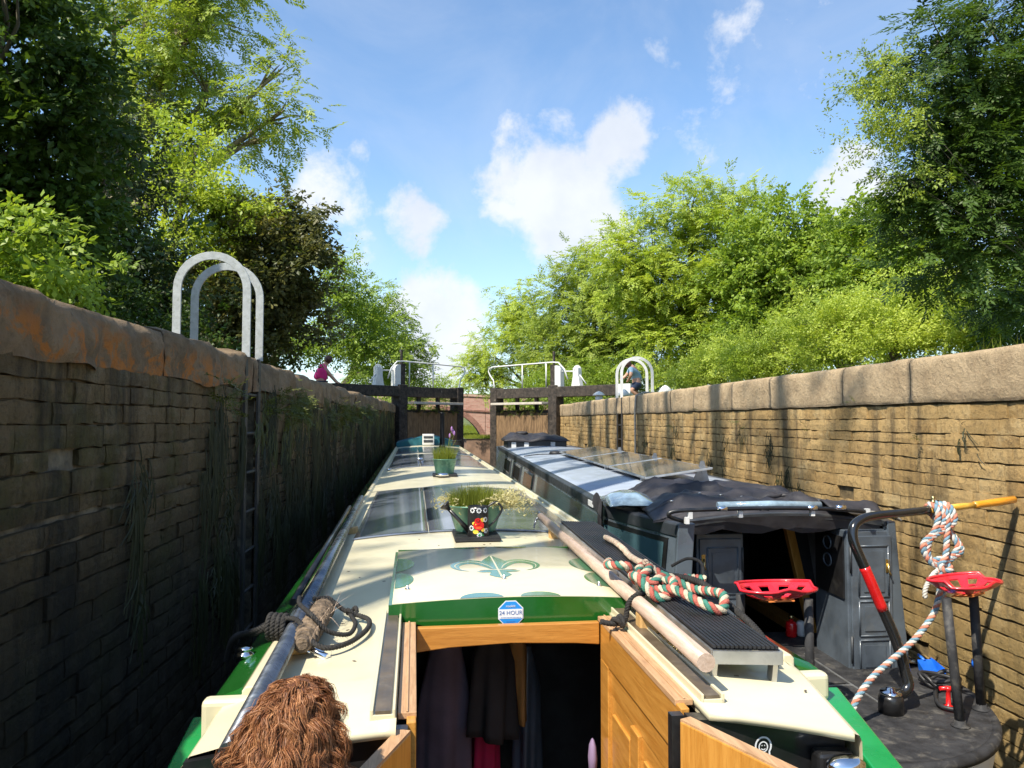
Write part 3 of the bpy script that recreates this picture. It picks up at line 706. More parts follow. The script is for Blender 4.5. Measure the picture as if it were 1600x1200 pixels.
def blades(n, cx, cy, z, rx, ry, h, w, lean, seed, hv=.35, curl=.5, round_=True):
    """thin curved grass blades, each a strip of three quads"""
    r = np.random.default_rng(seed); a = r.uniform(0, 2*pi, n); q = np.sqrt(r.random(n)); x = cx+rx*q*np.cos(a); y = cy+ry*q*np.sin(a)
    H = h*(1-hv+2*hv*r.random(n))*(1-.25*q); la = a + r.normal(0, .8, n); le = lean*(.2+q)*r.random(n)*H; fa = r.uniform(0, 2*pi, n)
    V = np.zeros((n, 8, 3))
    for i, t in enumerate((0, .35, .7, 1.0)):
        px = x + np.cos(la)*le*(t**(1+curl)); py = y + np.sin(la)*le*(t**(1+curl)); pz = z + H*t
        ww = w*(1-t*.85)/2
        V[:, 2*i] = np.stack([px-np.cos(fa)*ww, py-np.sin(fa)*ww, pz], 1); V[:, 2*i+1] = np.stack([px+np.cos(fa)*ww, py+np.sin(fa)*ww, pz], 1)
    F = (np.arange(n)*8)[:, None, None] + np.array([[0,1,3,2],[2,3,5,4],[4,5,7,6]])[None]
    return V.reshape(-1, 3), F.reshape(-1, 4)

# ================================================================== CREAM BOAT
b1 = thing('narrowboat', 'cream-roofed narrowboat with green hatch, seen from its stern', 'narrowboat', (.34, 9, -2.1), B1)
X0, X1, XCEN = -.50, 1.18, .34
def rz(x): return -.672 - .062*((x-XCEN)/.84)**2
def roof1():
    xs = [-.41,-.34,-.24,-.14,-.075,-.036,.15,.30,.45,.683,.76,.84,.92,1.0,1.09]; ys = [1.74, 2.10, 2.667, 3.2, 4.2, 5.6, 8, 11, 14.5, 18.6]
    nb = MB(); n = len(xs)
    def tx(x, y): return x if x < .7 or y > 2.15 else .7+(x-.7)*(.78 if y < 2 else 1)
    def ty(x, y): return y - (.07*max(0, (x-.683))/.45 if y < 1.8 else 0)
    vs = [(tx(x, y), ty(x, y), rz(x)) for y in ys for x in xs] + [(tx(x, y), ty(x, y), rz(x)-.02) for y in ys for x in xs]
    o = n*len(ys); fs = []
    def hole(i, k): return ys[i+1] <= 2.67 and xs[k] >= -.037 and xs[k+1] <= .684
    for i in range(len(ys)-1):
        for k in range(n-1):
            if hole(i, k): continue
            q = (i*n+k, i*n+k+1, (i+1)*n+k+1, (i+1)*n+k); fs += [q, tuple(o+t for t in q[::-1])]
    # edges: aft lip, hole sides
    for k in range(n-1):
        if not hole(0, k): fs.append((k+1, k, o+k, o+k+1))
    for i in range(2):
        for k in (5, 9): fs.append((i*n+k, (i+1)*n+k, o+(i+1)*n+k, o+i*n+k))
    for k in range(5, 9): fs.append((2*n+k, 2*n+k+1, o+2*n+k+1, o+2*n+k))
    nb.add(vs, fs, 0, True)
    r = nb.build('roof', M['cream'], b1, fix=False)
    # end pieces of roof beyond the hand rails, aft
    for (xa, xb, s) in ((-.50, -.41, -1), (1.09, 1.17, 1)):
        if s > 0:
            nb = MB(); nb.sweep([[(q-.004, y, rz(1.09)), (q+.012, y, rz(1.09)-.006), (q+.018, y, rz(1.09)-.02), (q+.02, y, rz(1.09)-.10)] for q, y in ((1.004, 1.676), (1.09, 2.10), (1.10, 2.20))], 0, False, False, False); nb.build('roof_shoulder', M['cream'], b1); continue
        nb = MB(); e = xa if s < 0 else xb; i_ = xb if s < 0 else xa
        nb.sweep([[(i_, y, rz(i_)), (e-s*.02, y, rz(e)-.004), (e, y, rz(e)-.03), (e, y, rz(e)-.11)] for y in ((1.78, 2.16) if s < 0 else (1.71, 2.24))], 0, False, False, False); nb.build('roof_shoulder', M['cream'], b1)
    return r
roof1()
for s, e in ((-1, X0), (1, X1)):
    y0 = 2.12 if s < 0 else 2.20
    ys = [y0, y0+.03, 3, 5, 8, 11, 14, 18.6]
    nb = MB(); nb.sweep([[(e+s*.028, y, -.82), (e+s*.03, y, -.752), (e+s*.012, y, -.742 if y > y0+.01 else -.755), (e-s*.055, y, -.716 if y > y0+.01 else -.735), (e-s*.058, y, -.82)] for y in ys], 0, False, True)
    h = nb.build('handrail', M['green'], b1, bevel=.006)
    nb = MB(); nb.sweep([[(e-s*.060, y, -.76), (e-s*.060, y, -.712), (e-s*.070, y, -.700), (e-s*.092, y, -.700), (e-s*.105, y, -.728), (e-s*.105, y, -.76)] for y in (y0-.02, y0+.05, 5, 11, 18.6)], 0, False, True)
    nb.build('handrail_trim', M['cream'], b1, bevel=.004)
    nb = MB(); nb.box(min(e-s*.11, e+s*.035), max(e-s*.11, e+s*.035), y0-.05, y0-.0, -.83, -.722 if s < 0 else -.75); nb.build('handrail_end', M['cream'], b1, bevel=.015, seg=3)
    # cabin side, gunwale and hull
    nb = MB(); nb.sweep([[(e+s*.02, y, -.80), (e+s*.07, y, -1.55), (e+s*.115, y, -1.56), (e+s*.115, y, -1.62), (e+s*.09, y, -2.4)] for y in (2.22, 6, 12, 18.6)], 0, False, False, False); nb.build('cabin_side', M['green'], b1)
    nb = MB(); nb.sweep([[(e+s*.07-s*q, y, -1.55), (e+s*.115-s*q, y, -1.56), (e+s*.115-s*q, y, -1.62), (e+s*.09-s*q, y, -2.4)] for y, q in ((2.25, 0), (1.2, .10), (0, .30), (-1.2, .7))], 0, False, False, False); nb.build('stern_side', M['black'], b1)
    nb = MB(); nb.sweep([[(e+s*.115, 18.6, -1.56), (e+s*.09, 18.6, -2.4)], [(XCEN+s*.62, 20.2, -1.50), (XCEN+s*.5, 20.2, -2.4)], [(XCEN+s*.05, 21.2, -1.38), (XCEN+s*.02, 21.2, -2.4)]], 0, True, False, False); nb.build('bow_side', M['black'], b1)
    # green topped bulwark round the stern deck
    ya, yb = 2.25, .2; t = .05 if s < 0 else .24
    def xe(y): return e + s*(.10 if s < 0 else .115) - s*t*max(0, (ya-y)/1.2)
    def zc(y): return -.825 - .05*(ya-y)/.6
    nb = MB(); yy = [ya, 1.9, 1.5, 1.0, .5, yb]
    nb.sweep([[(xe(y), y, zc(y)), (xe(y)-s*.082, y, zc(y)+.002), (xe(y)-s*.082, y, zc(y)-.035), (xe(y), y, zc(y)-.035)] for y in yy], 0, False, True); nb.build('bulwark_cap', M['brightgreen'], b1, bevel=.006)
    nb = MB(); nb.sweep([[(xe(y)-s*.012, y, zc(y)-.03), (xe(y)-s*.072, y, zc(y)-.036), (xe(y)-s*.088, y, zc(y)-.75), (xe(y), y, zc(y)-.75)] for y in yy], 0, False, True); nb.build('bulwark', M['green'] if s > 0 else M['cream'], b1)
# decks, bulkheads
nb = MB(); nb.box(-.55, 1.22, -1.2, 1.74, -1.85, -1.78); nb.build('stern_deck', M['blackrough'], b1)
nb = MB(); nb.box(-.50, -.03, .3, 1.70, -1.78, -1.27); nb.build('side_locker', M['black'], b1, bevel=.01)
nb = MB(); nb.prism([(-.49,-1.8),(-.055,-1.8),(-.055,-.70),(-.20,-.705),(-.49,-.745)], 1.765, 1.79, 'y'); nb.build('stern_bulkhead', M['black'], b1); nb = MB(); nb.prism([(.640,-1.8),(1.02,-1.8),(1.02,-.735),(.9,-.715),(.640,-.70)], 1.745, 1.79, 'y'); nb.build('stern_bulkhead', M['black'], b1)
nb = MB(); nb.box(-.5, 1.18, 18.6, 18.64, -2.0, -.74); nb.build('front_bulkhead', M['green'], b1)
nb = MB(); nb.sweep([[(X0+.12, 18.64, -1.5),(XCEN, 18.64, -1.48),(X1-.12, 18.64, -1.5)], [(XCEN-.62, 20.2, -1.42),(XCEN, 20.2, -1.40),(XCEN+.62, 20.2, -1.42)], [(XCEN-.04, 21.2, -1.3),(XCEN, 21.2, -1.3),(XCEN+.04, 21.2, -1.3)]], 0, False, False, False); nb.build('fore_deck', M['green'], b1)
# dark cabin inside
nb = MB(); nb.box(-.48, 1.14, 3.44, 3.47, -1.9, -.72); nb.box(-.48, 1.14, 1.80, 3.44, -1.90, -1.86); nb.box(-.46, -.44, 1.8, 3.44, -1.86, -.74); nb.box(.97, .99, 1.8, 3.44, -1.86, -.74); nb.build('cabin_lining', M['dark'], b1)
# companionway: oak lining, lintel, runners, doors
nb = MB(); nb.prism([(.012,-.70),(.633,-.70),(.633,-.775),(.55,-.768),(.33,-.760),(.12,-.768),(.012,-.780)], 2.60, 2.628, 'y'); nb.build('lintel', M['woodx'], b1, bevel=.003)
def lining(xf, s):
    w = MB(); d = s*.022
    def P(y0, y1, z0, z1, x0, x1): w.box(min(x0, x1), max(x0, x1), y0, y1, z0, z1)
    P(1.80, 2.60, -.82, -.695, xf, xf+d)                       # top rail
    P(2.50, 2.60, -1.85, -.82, xf, xf+d); P(1.80, 1.90, -1.85, -.82, xf, xf+d); P(2.16, 2.24, -1.85, -.905, xf, xf+d)
    P(1.90, 2.50, -.905, -.822, xf+s*.010, xf+d)
    P(1.9, 2.5, -1.85, -.90, xf+s*.014, xf+d)
    for ya, yb in ((1.93, 2.13), (2.27, 2.47)): P(ya, yb, -1.82, -.96, xf+s*.006, xf+s*.016)
    return w
lining(.636, 1).build('companionway_lining', M['wood'], b1, bevel=.003)
lining(.009, -1).build('companionway_lining', M['wood'], b1, bevel=.003)
for xa, xb, z in ((.634, .680, -.690), (-.034, .010, -.690)):
    nb = MB(); nb.box(xa, xb, 1.835, 2.63, z-.012, z+.004); nb.box((xa+xb)/2-.003, (xa+xb)/2+.003, 1.835, 2.63, z+.004, z+.008); nb.build('lining_top', M['oldwood'], b1, bevel=.002)
for x, s in ((.688, 1), (-.038, -1)):
    e = x+s*.058; nb = MB(); nb.box(min(x, e), max(x, e), 1.80, 2.72, -.694, -.676)
    nb.box(min(e-s*.008, e), max(e-s*.008, e), 1.80, 2.72, -.72, -.664); nb.box(min(x, x+s*.007), max(x, x+s*.007), 1.80, 2.72, -.72, -.664)
    r = nb.build('hatch_runner', M['cream'], b1, bevel=.002)
    nb = MB(); nb.box(min(x+s*.011, e-s*.012), max(x+s*.011, e-s*.012), 1.802, 2.72, -.677, -.668); nb.build('runner_channel', M['brownch'], r)
nb = MB(); nb.box(.604, .634, 1.772, 1.80, -1.8, -.70); nb.build('door_post', M['black'], b1); nb = MB(); nb.box(-.045, -.01, 1.772, 1.80, -1.8, -.70); nb.build('door_post', M['black'], b1)
def door1(hx, ang):
    R = Matrix.Rotation(ang, 3, 'Z'); H = Vector((hx, 1.765, 0)); w = .42
    def add(mb, x0, x1, y0, y1, z0, z1): mb.box(x0, x1, y0, y1, z0, z1)
    mb = MB(); add(mb, 0, w, -.035, 0, -1.75, -.705)
    mb.box(.07, w-.07, -.040, -.034, -1.68, -.80); mb.box(.12, w-.12, -.046, -.039, -1.63, -.86)
    mb.v = [tuple(R @ Vector(p) + H) for p in mb.v]; d = mb.build('cabin_door', M['woodz'], b1, bevel=.004)
    mb = MB(); mb.box(0, w, -.033, -.002, -.706, -.700); mb.v = [tuple(R @ Vector(p) + H) for p in mb.v]; mb.build('door_edge', M['oldwood'], d)
door1(.648, radians(-67)); door1(-.002, radians(180+69))
# hatch
hx0, hx1, hy0, hy1, hz = -.070, .748, 2.655, 3.685, -.632
hc = (hx0+hx1)/2
def hzz(x): return hz + .014*(1-((x-hc)/((hx1-hx0)/2))**2)
nb = MB(); xs = [hx0+(hx1-hx0)*k/10 for k in range(11)]
nb.sweep([[(x, y, hzz(x)) for x in xs] + [(x, y, hzz(x)-.03) for x in xs[::-1]] for y in (hy0+.004, hy1)], 0, True, True); hatch = nb.build('sliding_hatch', M['cream'], b1)
nb = MB()
nb.add([(x, hy0, hzz(x)-.001) for x in xs] + [(x, hy0, -.725 if hx0+.10 < x < hx1-.1 else -.700) for x in xs], [(k, k+1, 11+k+1, 11+k) for k in range(10)])
nb.add([(x, hy0+.02, hzz(x)-.032) for x in xs] + [(x, hy0+.02, -.725 if hx0+.10 < x < hx1-.1 else -.700) for x in xs], [(k, k+1, 11+k+1, 11+k) for k in range(10)])
nb.add([(x, hy0, hzz(x)-.001) for x in xs] + [(x, hy0+.02, hzz(x)-.032) for x in xs], [(k, k+1, 11+k+1, 11+k) for k in range(10)])
nb.box(hx0-.012, hx0-.0005, hy0, hy1, -.705, hz-.002); nb.box(hx1+.0005, hx1+.012, hy0, hy1, -.705, hz-.002); nb.box(hx0, hx1, hy1+.001, hy1+.012, -.66, hz+.006)
nb.build('hatch_skirt', M['green'], hatch)
def hpoly(nb, poly, t=.0012, mi=0):
    n = len(poly); vs = [(x, y, hzz(x)+t) for x, y in poly]
    nb.add(vs, [list(range(n))], mi)
nb = MB(); cx, cy, sx, sy = .341, 3.20, .172, .235
def crescent(s, W, k0=0):
    P = spline([(.10*s,-.20,0),(.22*s,.12,0),(.45*s,.40,0),(.76*s,.43,0),(.98*s,.16,0),(.90*s,-.20,0),(.66*s,-.38,0)], 6); n = len(P); L = []; R_ = []
    for i, p in enumerate(P):
        d = (P[min(i+1, n-1)]-P[max(i-1, 0)]).normalized(); t = i/(n-1); w = W*(.35+.65*sin(pi*min(1, t*1.15))**.8)*(1-t**4)
        L.append((cx+(p.x-d.y*w)*sx, cy+(p.y+d.x*w)*sy)); R_.append((cx+(p.x+d.y*w)*sx, cy+(p.y-d.x*w)*sy))
    return L, R_
def strip(nb, L, R_, t, mi): 
    for i in range(len(L)-1): hpoly(nb, [L[i], L[i+1], R_[i+1], R_[i]], t, mi)
for s in (-1, 1):
    strip(nb, *crescent(s, .175), .0012, 0); strip(nb, *crescent(s, .018), .002, 1)
    ft = [(.08,-.30),(.30,-.34),(.52,-.44),(.40,-.50),(.20,-.52),(.06,-.46)]; hpoly(nb, [(cx+s*p[0]*sx, cy+p[1]*sy) for p in ft][::s])
cp = [(0,1.08),(.10,.86),(.24,.62),(.34,.36),(.30,.10),(.16,-.16),(.09,-.30),(.09,-.42),(.20,-.56),(.26,-.74),(.14,-.90),(0,-1.0)]
for s in (-1, 1):
    for i in range(len(cp)-1): hpoly(nb, [(cx, cy+cp[i][1]*sy), (cx+s*cp[i][0]*sx, cy+cp[i][1]*sy), (cx+s*cp[i+1][0]*sx, cy+cp[i+1][1]*sy), (cx, cy+cp[i+1][1]*sy)], .0015)
hpoly(nb, [(cx-.004, cy-sy), (cx+.004, cy-sy), (cx+.003, cy+sy), (cx-.003, cy+sy)], .0022, 1)
hpoly(nb, [(cx-.075, cy-.078), (cx+.075, cy-.078), (cx+.075, cy-.066), (cx-.075, cy-.066)], .0022, 1)
nb.build('fleur_emblem', [M['paintgreen'], M['cream']], hatch, fix=False)
def disc(nb, px, py, r, ry=None):
    P = []
    for k in range(33):
        a = 2*pi*k/32; x = min(max(px+r*cos(a), hx0+.002), hx1-.002); y = min(max(py+(ry or r)*sin(a), hy0+.004), hy1-.004); P.append((x, y))
    hpoly(nb, P)
for (px, py, r, ry) in ((hx0, 3.345, .075, .145), (hx0, 3.03, .072, .14), (hx1, 3.25, .085, .15), (hx1, 2.95, .085, .14), (.235, hy0, .075, .075), (.44, hy0, .07, .07), (.27, hy1, .08, .05), (.46, hy1, .08, .05)):
    nb = MB(); disc(nb, px, py, r, ry); nb.build('scallop_border', M['paintgreen'], hatch, fix=False)
for (px, py) in ((hx0+.05, 2.86), (.345, 2.95), (hx1-.06, 2.83)):
    nb = MB(); nb.lathe([(.009,0),(.010,.004),(.005,.007),(.004,.016),(0,.018)], (px, py, hzz(px)), 10); nb.build('hatch_stud', M['chrome'], hatch)
# octagonal sticker on the hatch front
sx_, sz_ = .334, -.674
nb = MB(); R8 = .047
def oct8(r): return [(sx_+r*cos(pi/8+k*pi/4), sz_+r*sin(pi/8+k*pi/4)) for k in range(8)]
nb.prism(oct8(R8), hy0-.0022, hy0-.0008, 'y'); st = nb.build('octagon_sticker', M['sticker'], hatch)
nb = MB(); nb.prism(oct8(R8*.93), hy0-.0030, hy0-.0023, 'y', 0); nb.build('sticker_field', M['stickerblue'], st)
nb = MB(); nb.box(sx_-.0405, sx_+.0405, hy0-.0036, hy0-.0031, sz_-.017, sz_+.015); nb.build('sticker_band', M['sticker'], st)
def stick_text(txt, size, dz, mat):
    V, F = text_mesh(txt, size); nb = MB(); nb.add([(sx_+p[0], hy0-.0042-p[2]*.5, sz_+dz+p[1]) for p in V], F); nb.build('sticker_lettering', mat, st)
stick_text('24 HOUR', .0195, .002, M['stickertext']); stick_text('rookit:', .0125, .0255, M['sticker'])
nb = MB()
for k in range(14): nb.box(sx_-.034+k*.005, sx_-.0305+k*.005, hy0-.0040, hy0-.0037, sz_-.0145, sz_-.0125)
for k in range(8): nb.box(sx_-.015+k*.0038, sx_-.0125+k*.0038, hy0-.0040, hy0-.0037, sz_-.0285, sz_-.0265)
nb.build('small_print', M['stickertext'], st)
# white outline stickers on the black bulkhead
def doodle(px, pz, k):
    nb = MB(); Y = 1.7425
    def ring(P, w):
        P = [Vector((px+p[0]*k, Y, pz+p[1]*k)) for p in P]; n = len(P)
        for i in range(n-1):
            d = (P[i+1]-P[i]).normalized(); q = Vector((-d.z, 0, d.x))*w*k; nb.add([P[i]-q, P[i]+q, P[i+1]+q, P[i+1]-q], [(0,1,2,3)])
    hair = [(.9*cos(a), .35+.95*sin(a)) for a in [radians(-40)+radians(260)*i/20 for i in range(21)]]; hair = [(.75,-1.0)]+hair+[(-.75,-1.0)]
    ring(hair, .10); ring([(.5*cos(2*pi*i/16), .25+.55*sin(2*pi*i/16)) for i in range(17)], .07); ring([(-.25,.05),(0,-.08),(.25,.05)], .06)
    ring([(-.35,-.5),(-.6,-1.2),(.6,-1.2),(.35,-.5)], .09); ring([(-.2,.4),(-.1,.4)], .06); ring([(.1,.4),(.2,.4)], .06)
    nb.build('white_sticker', M['sticker'], b1)
doodle(.815, -.775, .021); doodle(.745, -.79, .019); doodle(.86, -.90, .021)
# chromed stern lamp
t = .03; nb = MB(); nb.box(.93, 1.02, 1.70, 1.745, -1.0, -.775); lamp = nb.build('stern_lamp', M['black'], b1, bevel=.01)
nb = MB(); nb.lathe([(.046,-.15),(.046,-.025),(.048,-.02),(.046,0),(.030,.012),(0,.016)], (.98, 1.675, -.785), 20, sy=.6); nb.build('lamp_hood', M['chrome'], lamp)
# solar sheets on the arched roof
def solar(xa, xb, ya, yb):
    nb = MB(); n = 10; xs = [xa+(xb-xa)*k/n for k in range(n+1)]
    nb.sweep([[(x, y, rz(x)+.001) for x in xs[:1]] + [(x, y, rz(x)+.007) for x in xs] + [(x, y, rz(x)+.001) for x in xs[-1:]] for y in (ya, (ya+yb)/2, yb)], 0, True, False, False)
    s_ = nb.build('solar_panel', M['solar'], b1)
    nb = MB(); nb.sweep([[(x, y, rz(x)+.004) for x in xs] + [(x, y, rz(x)+.0095) for x in xs[::-1]] for y in (ya-.002, ya+.045)], 0, True, True); nb.build('panel_strip', M['solarstrip'], s_)
M['solarstrip'] = pmat('solar_panel_strip', (.16,.19,.25), .2, var=.1, coat=.5, bump=.02)
for (ya, yb) in ((4.56, 7.45), (10.65, 14.2), (14.75, 17.6)):
    solar(-.345, .085, ya, yb); solar(.092, 1.02, ya, yb)
# chimney, vents, bow cover
nb = MB(); nb.lathe([(.075,-.66),(.075,-.63),(.058,-.62),(.055,-.58),(.052,.085),(.058,.09),(.058,.10),(.045,.10),(.045,0)], (.61,16.8,0), 18); nb.build('chimney', M['black'], b1)
for (x, y, r) in ((.315, 8.62, .075), (.10, 12.2, .05), (-.33, 10.4, .03), (.5, 14.45, .05)):
    nb = MB(); z = rz(x); nb.lathe([(r*.55,z),(r*.5,z+r*.3),(r,z+r*.32),(r*.95,z+r*.55),(r*.6,z+r*.75),(0,z+r*.8)], (x,y,0), 18); nb.build('roof_vent', M['chrome'], b1)
nb = MB(); nb.sweep([[(-.40,y,-1.0),(-.42,y,-.62),(-.05,y,-.52),(.34,y,hh),(.75,y,-.52),(1.10,y,-.62),(1.08,y,-1.0)] for y, hh in ((18.66,-.44),(19.0,-.40),(20.3,-.75))], 0, False, True); nb.build('cratch_cover', M['teal'], b1)
nb = MB(); nb.box(.20,.48,18.50,18.60,-.66,-.40); fr = nb.build('cratch_frame', M['white'], b1, bevel=.01)
nb = MB(); nb.box(.23,.45,18.49,18.499,-.60,-.54); nb.box(.23,.45,18.49,18.499,-.50,-.45); nb.build('frame_slot', M['greydark'], fr)
nb = MB(); nb.tube([(1.02+.10*cos(a), 18.3+.10*sin(a), -.66+.012*a/2) for a in [k*.35 for k in range(54)]], .02, 6); tag(nb.build('coiled_rope', M['rope_dark'], loc=(1.02,18.3,-.7), frame=B1), 'small black coil of rope on the far corner of the cream roof', 'rope')
nb = MB()
for k in range(60):
    x = random.uniform(-.38, 1.05); y = random.uniform(1.8, 4.4)
    if 0-.1 < x < .76 and y < 3.75: continue
    nb.box(x-.003, x+.003, y-.006, y+.006, rz(x), rz(x)+.0015, rot=Matrix.Rotation(random.random()*3, 3, 'Z'))
tag(nb.build('leaf_litter', M['brownch'], b1), kind='stuff')

# ---- things lying on the cream roof
def lr(name, label, cat, loc, group=None): return thing(name, label, cat, loc, B1, group)
nb = MB(); P = [(-.425,6.45,-.664),(-.355,1.60,-.664)]; nb.tube(P, .026, 14); tag(nb.build('boat_pole', M['steel'], loc=P[0], frame=B1), 'long dark steel boat pole along the left edge of the cream roof', 'pole')
nb = MB(); nb.tube([(-.475,5.9,-.672),(-.432,2.9,-.672)], .014, 10); tag(nb.build('boat_pole', M['black'], loc=(-.45,5,-.67), frame=B1), 'thin black pole tucked beside the dark steel boat pole', 'pole')
for (x, y, lab, r) in ((-.385, 4.86, 'small wooden chock under the steel boat pole near the solar panel', 0), (-.335, 2.42, 'wooden chock with a bright wing nut under the steel boat pole by the shaggy dog', 0),
                       (.815, 4.36, 'wooden chock under the far end of the pale wooden pole', 0), (.760, 2.42, 'orange wooden chock with a bolt hole under the near end of the pale pole', 1)):
    t = lr('wooden_chock', lab, 'chock', (x, y, rz(x)), 'wooden chocks carrying the poles'); z = rz(x); top = -.632 if x > 0 else -.69
    w = .045; nb = MB(); nb.prism([(x-w, z), (x+w, z), (x+w*1.0, z+.045), (x+.008, top+.012), (x-.03, top+.018), (x-w, top+.004)], y-.025, y+.03, 'y'); nb.build('block', M['blockwood'], t, bevel=.006)
    nb = MB()
    if r or x > 0: nb.lathe([(.008,0),(.008,.002)], (x+.008, y-.026, z+.04), 10, rot=Matrix.Rotation(pi/2, 3, 'X')); nb.build('bolt_hole', M['rubber'], t)
    elif y < 3:
        nb.tube([(x+.035+.014*cos(a), y-.06, z+.035+.018*sin(a)) for a in [k*pi/6 for k in range(12)]], .004, 6, closed=True); nb.tube([(x+.0, y-.02, z+.03), (x+.09, y-.10, z+.012)], .011, 8); nb.build('wing_nut', M['chrome'], t)
nb = MB(); nb.tube([(.772,4.66,-.606),(.720,1.85,-.606)], .0235, 16); pl = nb.build('boat_pole', M['polewood'], loc=(.77,4.6,-.606), frame=B1)
tag(pl, 'pale wooden pole with a hook at its far end beside the ribbed gangplank', 'pole')
nb = MB(); nb.tube([(.772,4.66,-.606),(.773,4.72,-.59)], .012, 8); nb.tube([(.773,4.70,-.60),(.75,4.71,-.63),(.735,4.69,-.665),(.73,4.66,-.67)], .006, 6); nb.build('hook', M['steel'], pl)
# ribbed gangplank
gp = lr('gangplank', 'black ribbed gangplank with aluminium edges along the right of the cream roof', 'gangplank', (.87, 3, -.70))
A = Vector((.762,3.96,-.545)); Bv = Vector((.792,1.985,-.612)); W_ = Vector((.178,-.02,-.004)); d = (Bv-A)
nb = MB(); n = 15
for k in range(n):
    w0, w1 = k/n, (k+.62)/n; p0, p1 = A+W_*w0, A+W_*w1; up = Vector((0,0,.007))
    nb.add([p0, p1, p1+d, p0+d, p0+up, p1+up, p1+up+d, p0+up+d], [(3,2,1,0),(4,5,6,7),(0,1,5,4),(1,2,6,5),(2,3,7,6),(3,0,4,7)])
nb.add([A-Vector((0,0,.004)), A+W_-Vector((0,0,.004)), A+W_+d-Vector((0,0,.004)), A+d-Vector((0,0,.004))], [(0,1,2,3)])
nb.build('ribbed_top', M['rubber'], gp)
for k, nm in ((0, .0), (1, 1)):
    nb = MB(); e = A+W_*k; nb.beam(e-Vector((0,0,.022)), e+d-Vector((0,0,.022)), .012, .034); nb.build('side_rail', M['alu'], gp)
nb = MB(); e = A+d-Vector((0,0,.022)); nb.beam(e-Vector((.004,.004,0)), e+W_+Vector((.004,-.004,0)), .012, .034); nb.build('end_rail', M['alu'], gp)
for w in (.05, .95):
    for q in (.02, .99):
        e = A+d*q+W_*w; nb = MB(); nb.beam(e-Vector((0,0,.03)), Vector((e.x, e.y+.012, rz(e.x))), .03, .014, up=(1,0,0)); nb.build('foot', M['alu'], gp)
nb = MB(); nb.tube([A+d*.985+W_*.1-Vector((0,0,.035)), A+d*.93+W_*.9-Vector((0,0,.08))], .008, 6); nb.build('brace', M['alu'], gp)
# multicoloured rope on the gangplank
zt = -.565
def gz(y): return A.z + (A.y-y)/(A.y-Bv.y)*(Bv.z-A.z) + .018
path = [(.735,2.86),(.70,2.74),(.745,2.66),(.80,2.74),(.86,2.80),(.84,2.70),(.78,2.62),(.80,2.54),(.86,2.58),(.93,2.52),(.955,2.42),(.96,2.32),(.93,2.26),(.88,2.28),(.83,2.40),(.78,2.52),(.74,2.56),(.735,2.48),(.78,2.42),(.84,2.44),(.86,2.52),(.82,2.62),(.80,2.70),(.84,2.74),(.90,2.68),(.95,2.60),(.975,2.52)]
P = spline([(x, y, max(gz(y), rz(x)+.02)+.014*((k*7) % 3) + (.02 if x < .755 else 0)) for k, (x, y) in enumerate(path)], 9)
nb = MB(); twisted(nb, P, .0155, [0, 1, 2], .062)
tag(nb.build('coiled_rope', [M['rope_red'], M['rope_cream'], M['rope_green']], loc=(.85,2.6,-.6), frame=B1, fix=False), 'knotted red, cream and green rope heaped on the black gangplank', 'rope', 'multicoloured ropes')
P = spline([(.862,3.42,gz(3.4)+.004),(.872,3.30,gz(3.3)+.006),(.870,3.15,gz(3.15)+.006),(.858,3.0,gz(3)+.006),(.862,2.86,gz(2.86)+.012),(.835,2.72,gz(2.7)+.045)], 9)
nb = MB(); twisted(nb, P, .0125, [0, 0, 1], .04); tag(nb.build('rope_tail', [M['rope_beige'], M['rope_cream']], loc=(.86,3,-.6), frame=B1, fix=False), 'beige rope end trailing up the black ribbed gangplank', 'rope')
nb = MB(); P = spline([(.79,2.56,-.565),(.755,2.50,-.585),(.728,2.47,-.58),(.700,2.47,-.605),(.685,2.46,-.655),(.66,2.44,-.662),(.63,2.43,-.66),(.60,2.44,-.655)], 8); twisted(nb, P, .009, [0, 0, 0], .03)
P = spline([(.655+.018*cos(a), 2.44+.02*sin(a), -.655+.012*sin(2*a)) for a in [k*.9 for k in range(15)]], 5); twisted(nb, P, .008, [0, 0, 0], .03)
P = spline([(.87,2.62,-.55),(.95,2.50,-.55),(1.0,2.34,-.60),(1.02,2.2,-.64),(1.03,2.1,-.70)], 8); twisted(nb, P, .011, [0, 0, 0], .03)
P = spline([(.93,2.72,-.54),(.985,2.70,-.51),(1.02,2.66,-.52),(1.0,2.6,-.56),(.95,2.56,-.57)], 8); nb.tube(P, .006, 6)
tag(nb.build('tie_rope', M['rope_dark'], loc=(.7,2.5,-.66), frame=B1, fix=False), 'black tie rope knotted at the hatch corner and under the coloured rope', 'rope')
# chain and shackle under the pole
nb = MB(); c0 = Vector((.742,2.26,-.650))
for k in range(9):
    c = c0 + Vector((.004*k-.008*(k > 5)*(k-5), -.018*k, -.006*k)); c.z = max(c.z, rz(c.x)+.006); ax = k % 2
    nb.tube([c + Vector((.005*cos(a) if ax else 0, .013*sin(a), .005*cos(a) if not ax else 0)) for a in [q*pi/5 for q in range(10)]], .0022, 5, closed=True)
nb.tube([(.755,2.28,-.66),(.775,2.24,-.672),(.79,2.20,-.674),(.78,2.16,-.676)], .007, 6)
tag(nb.build('brass_chain', M['brass'], loc=c0, frame=B1, fix=False), 'short brass chain under the near end of the pale wooden pole', 'chain')
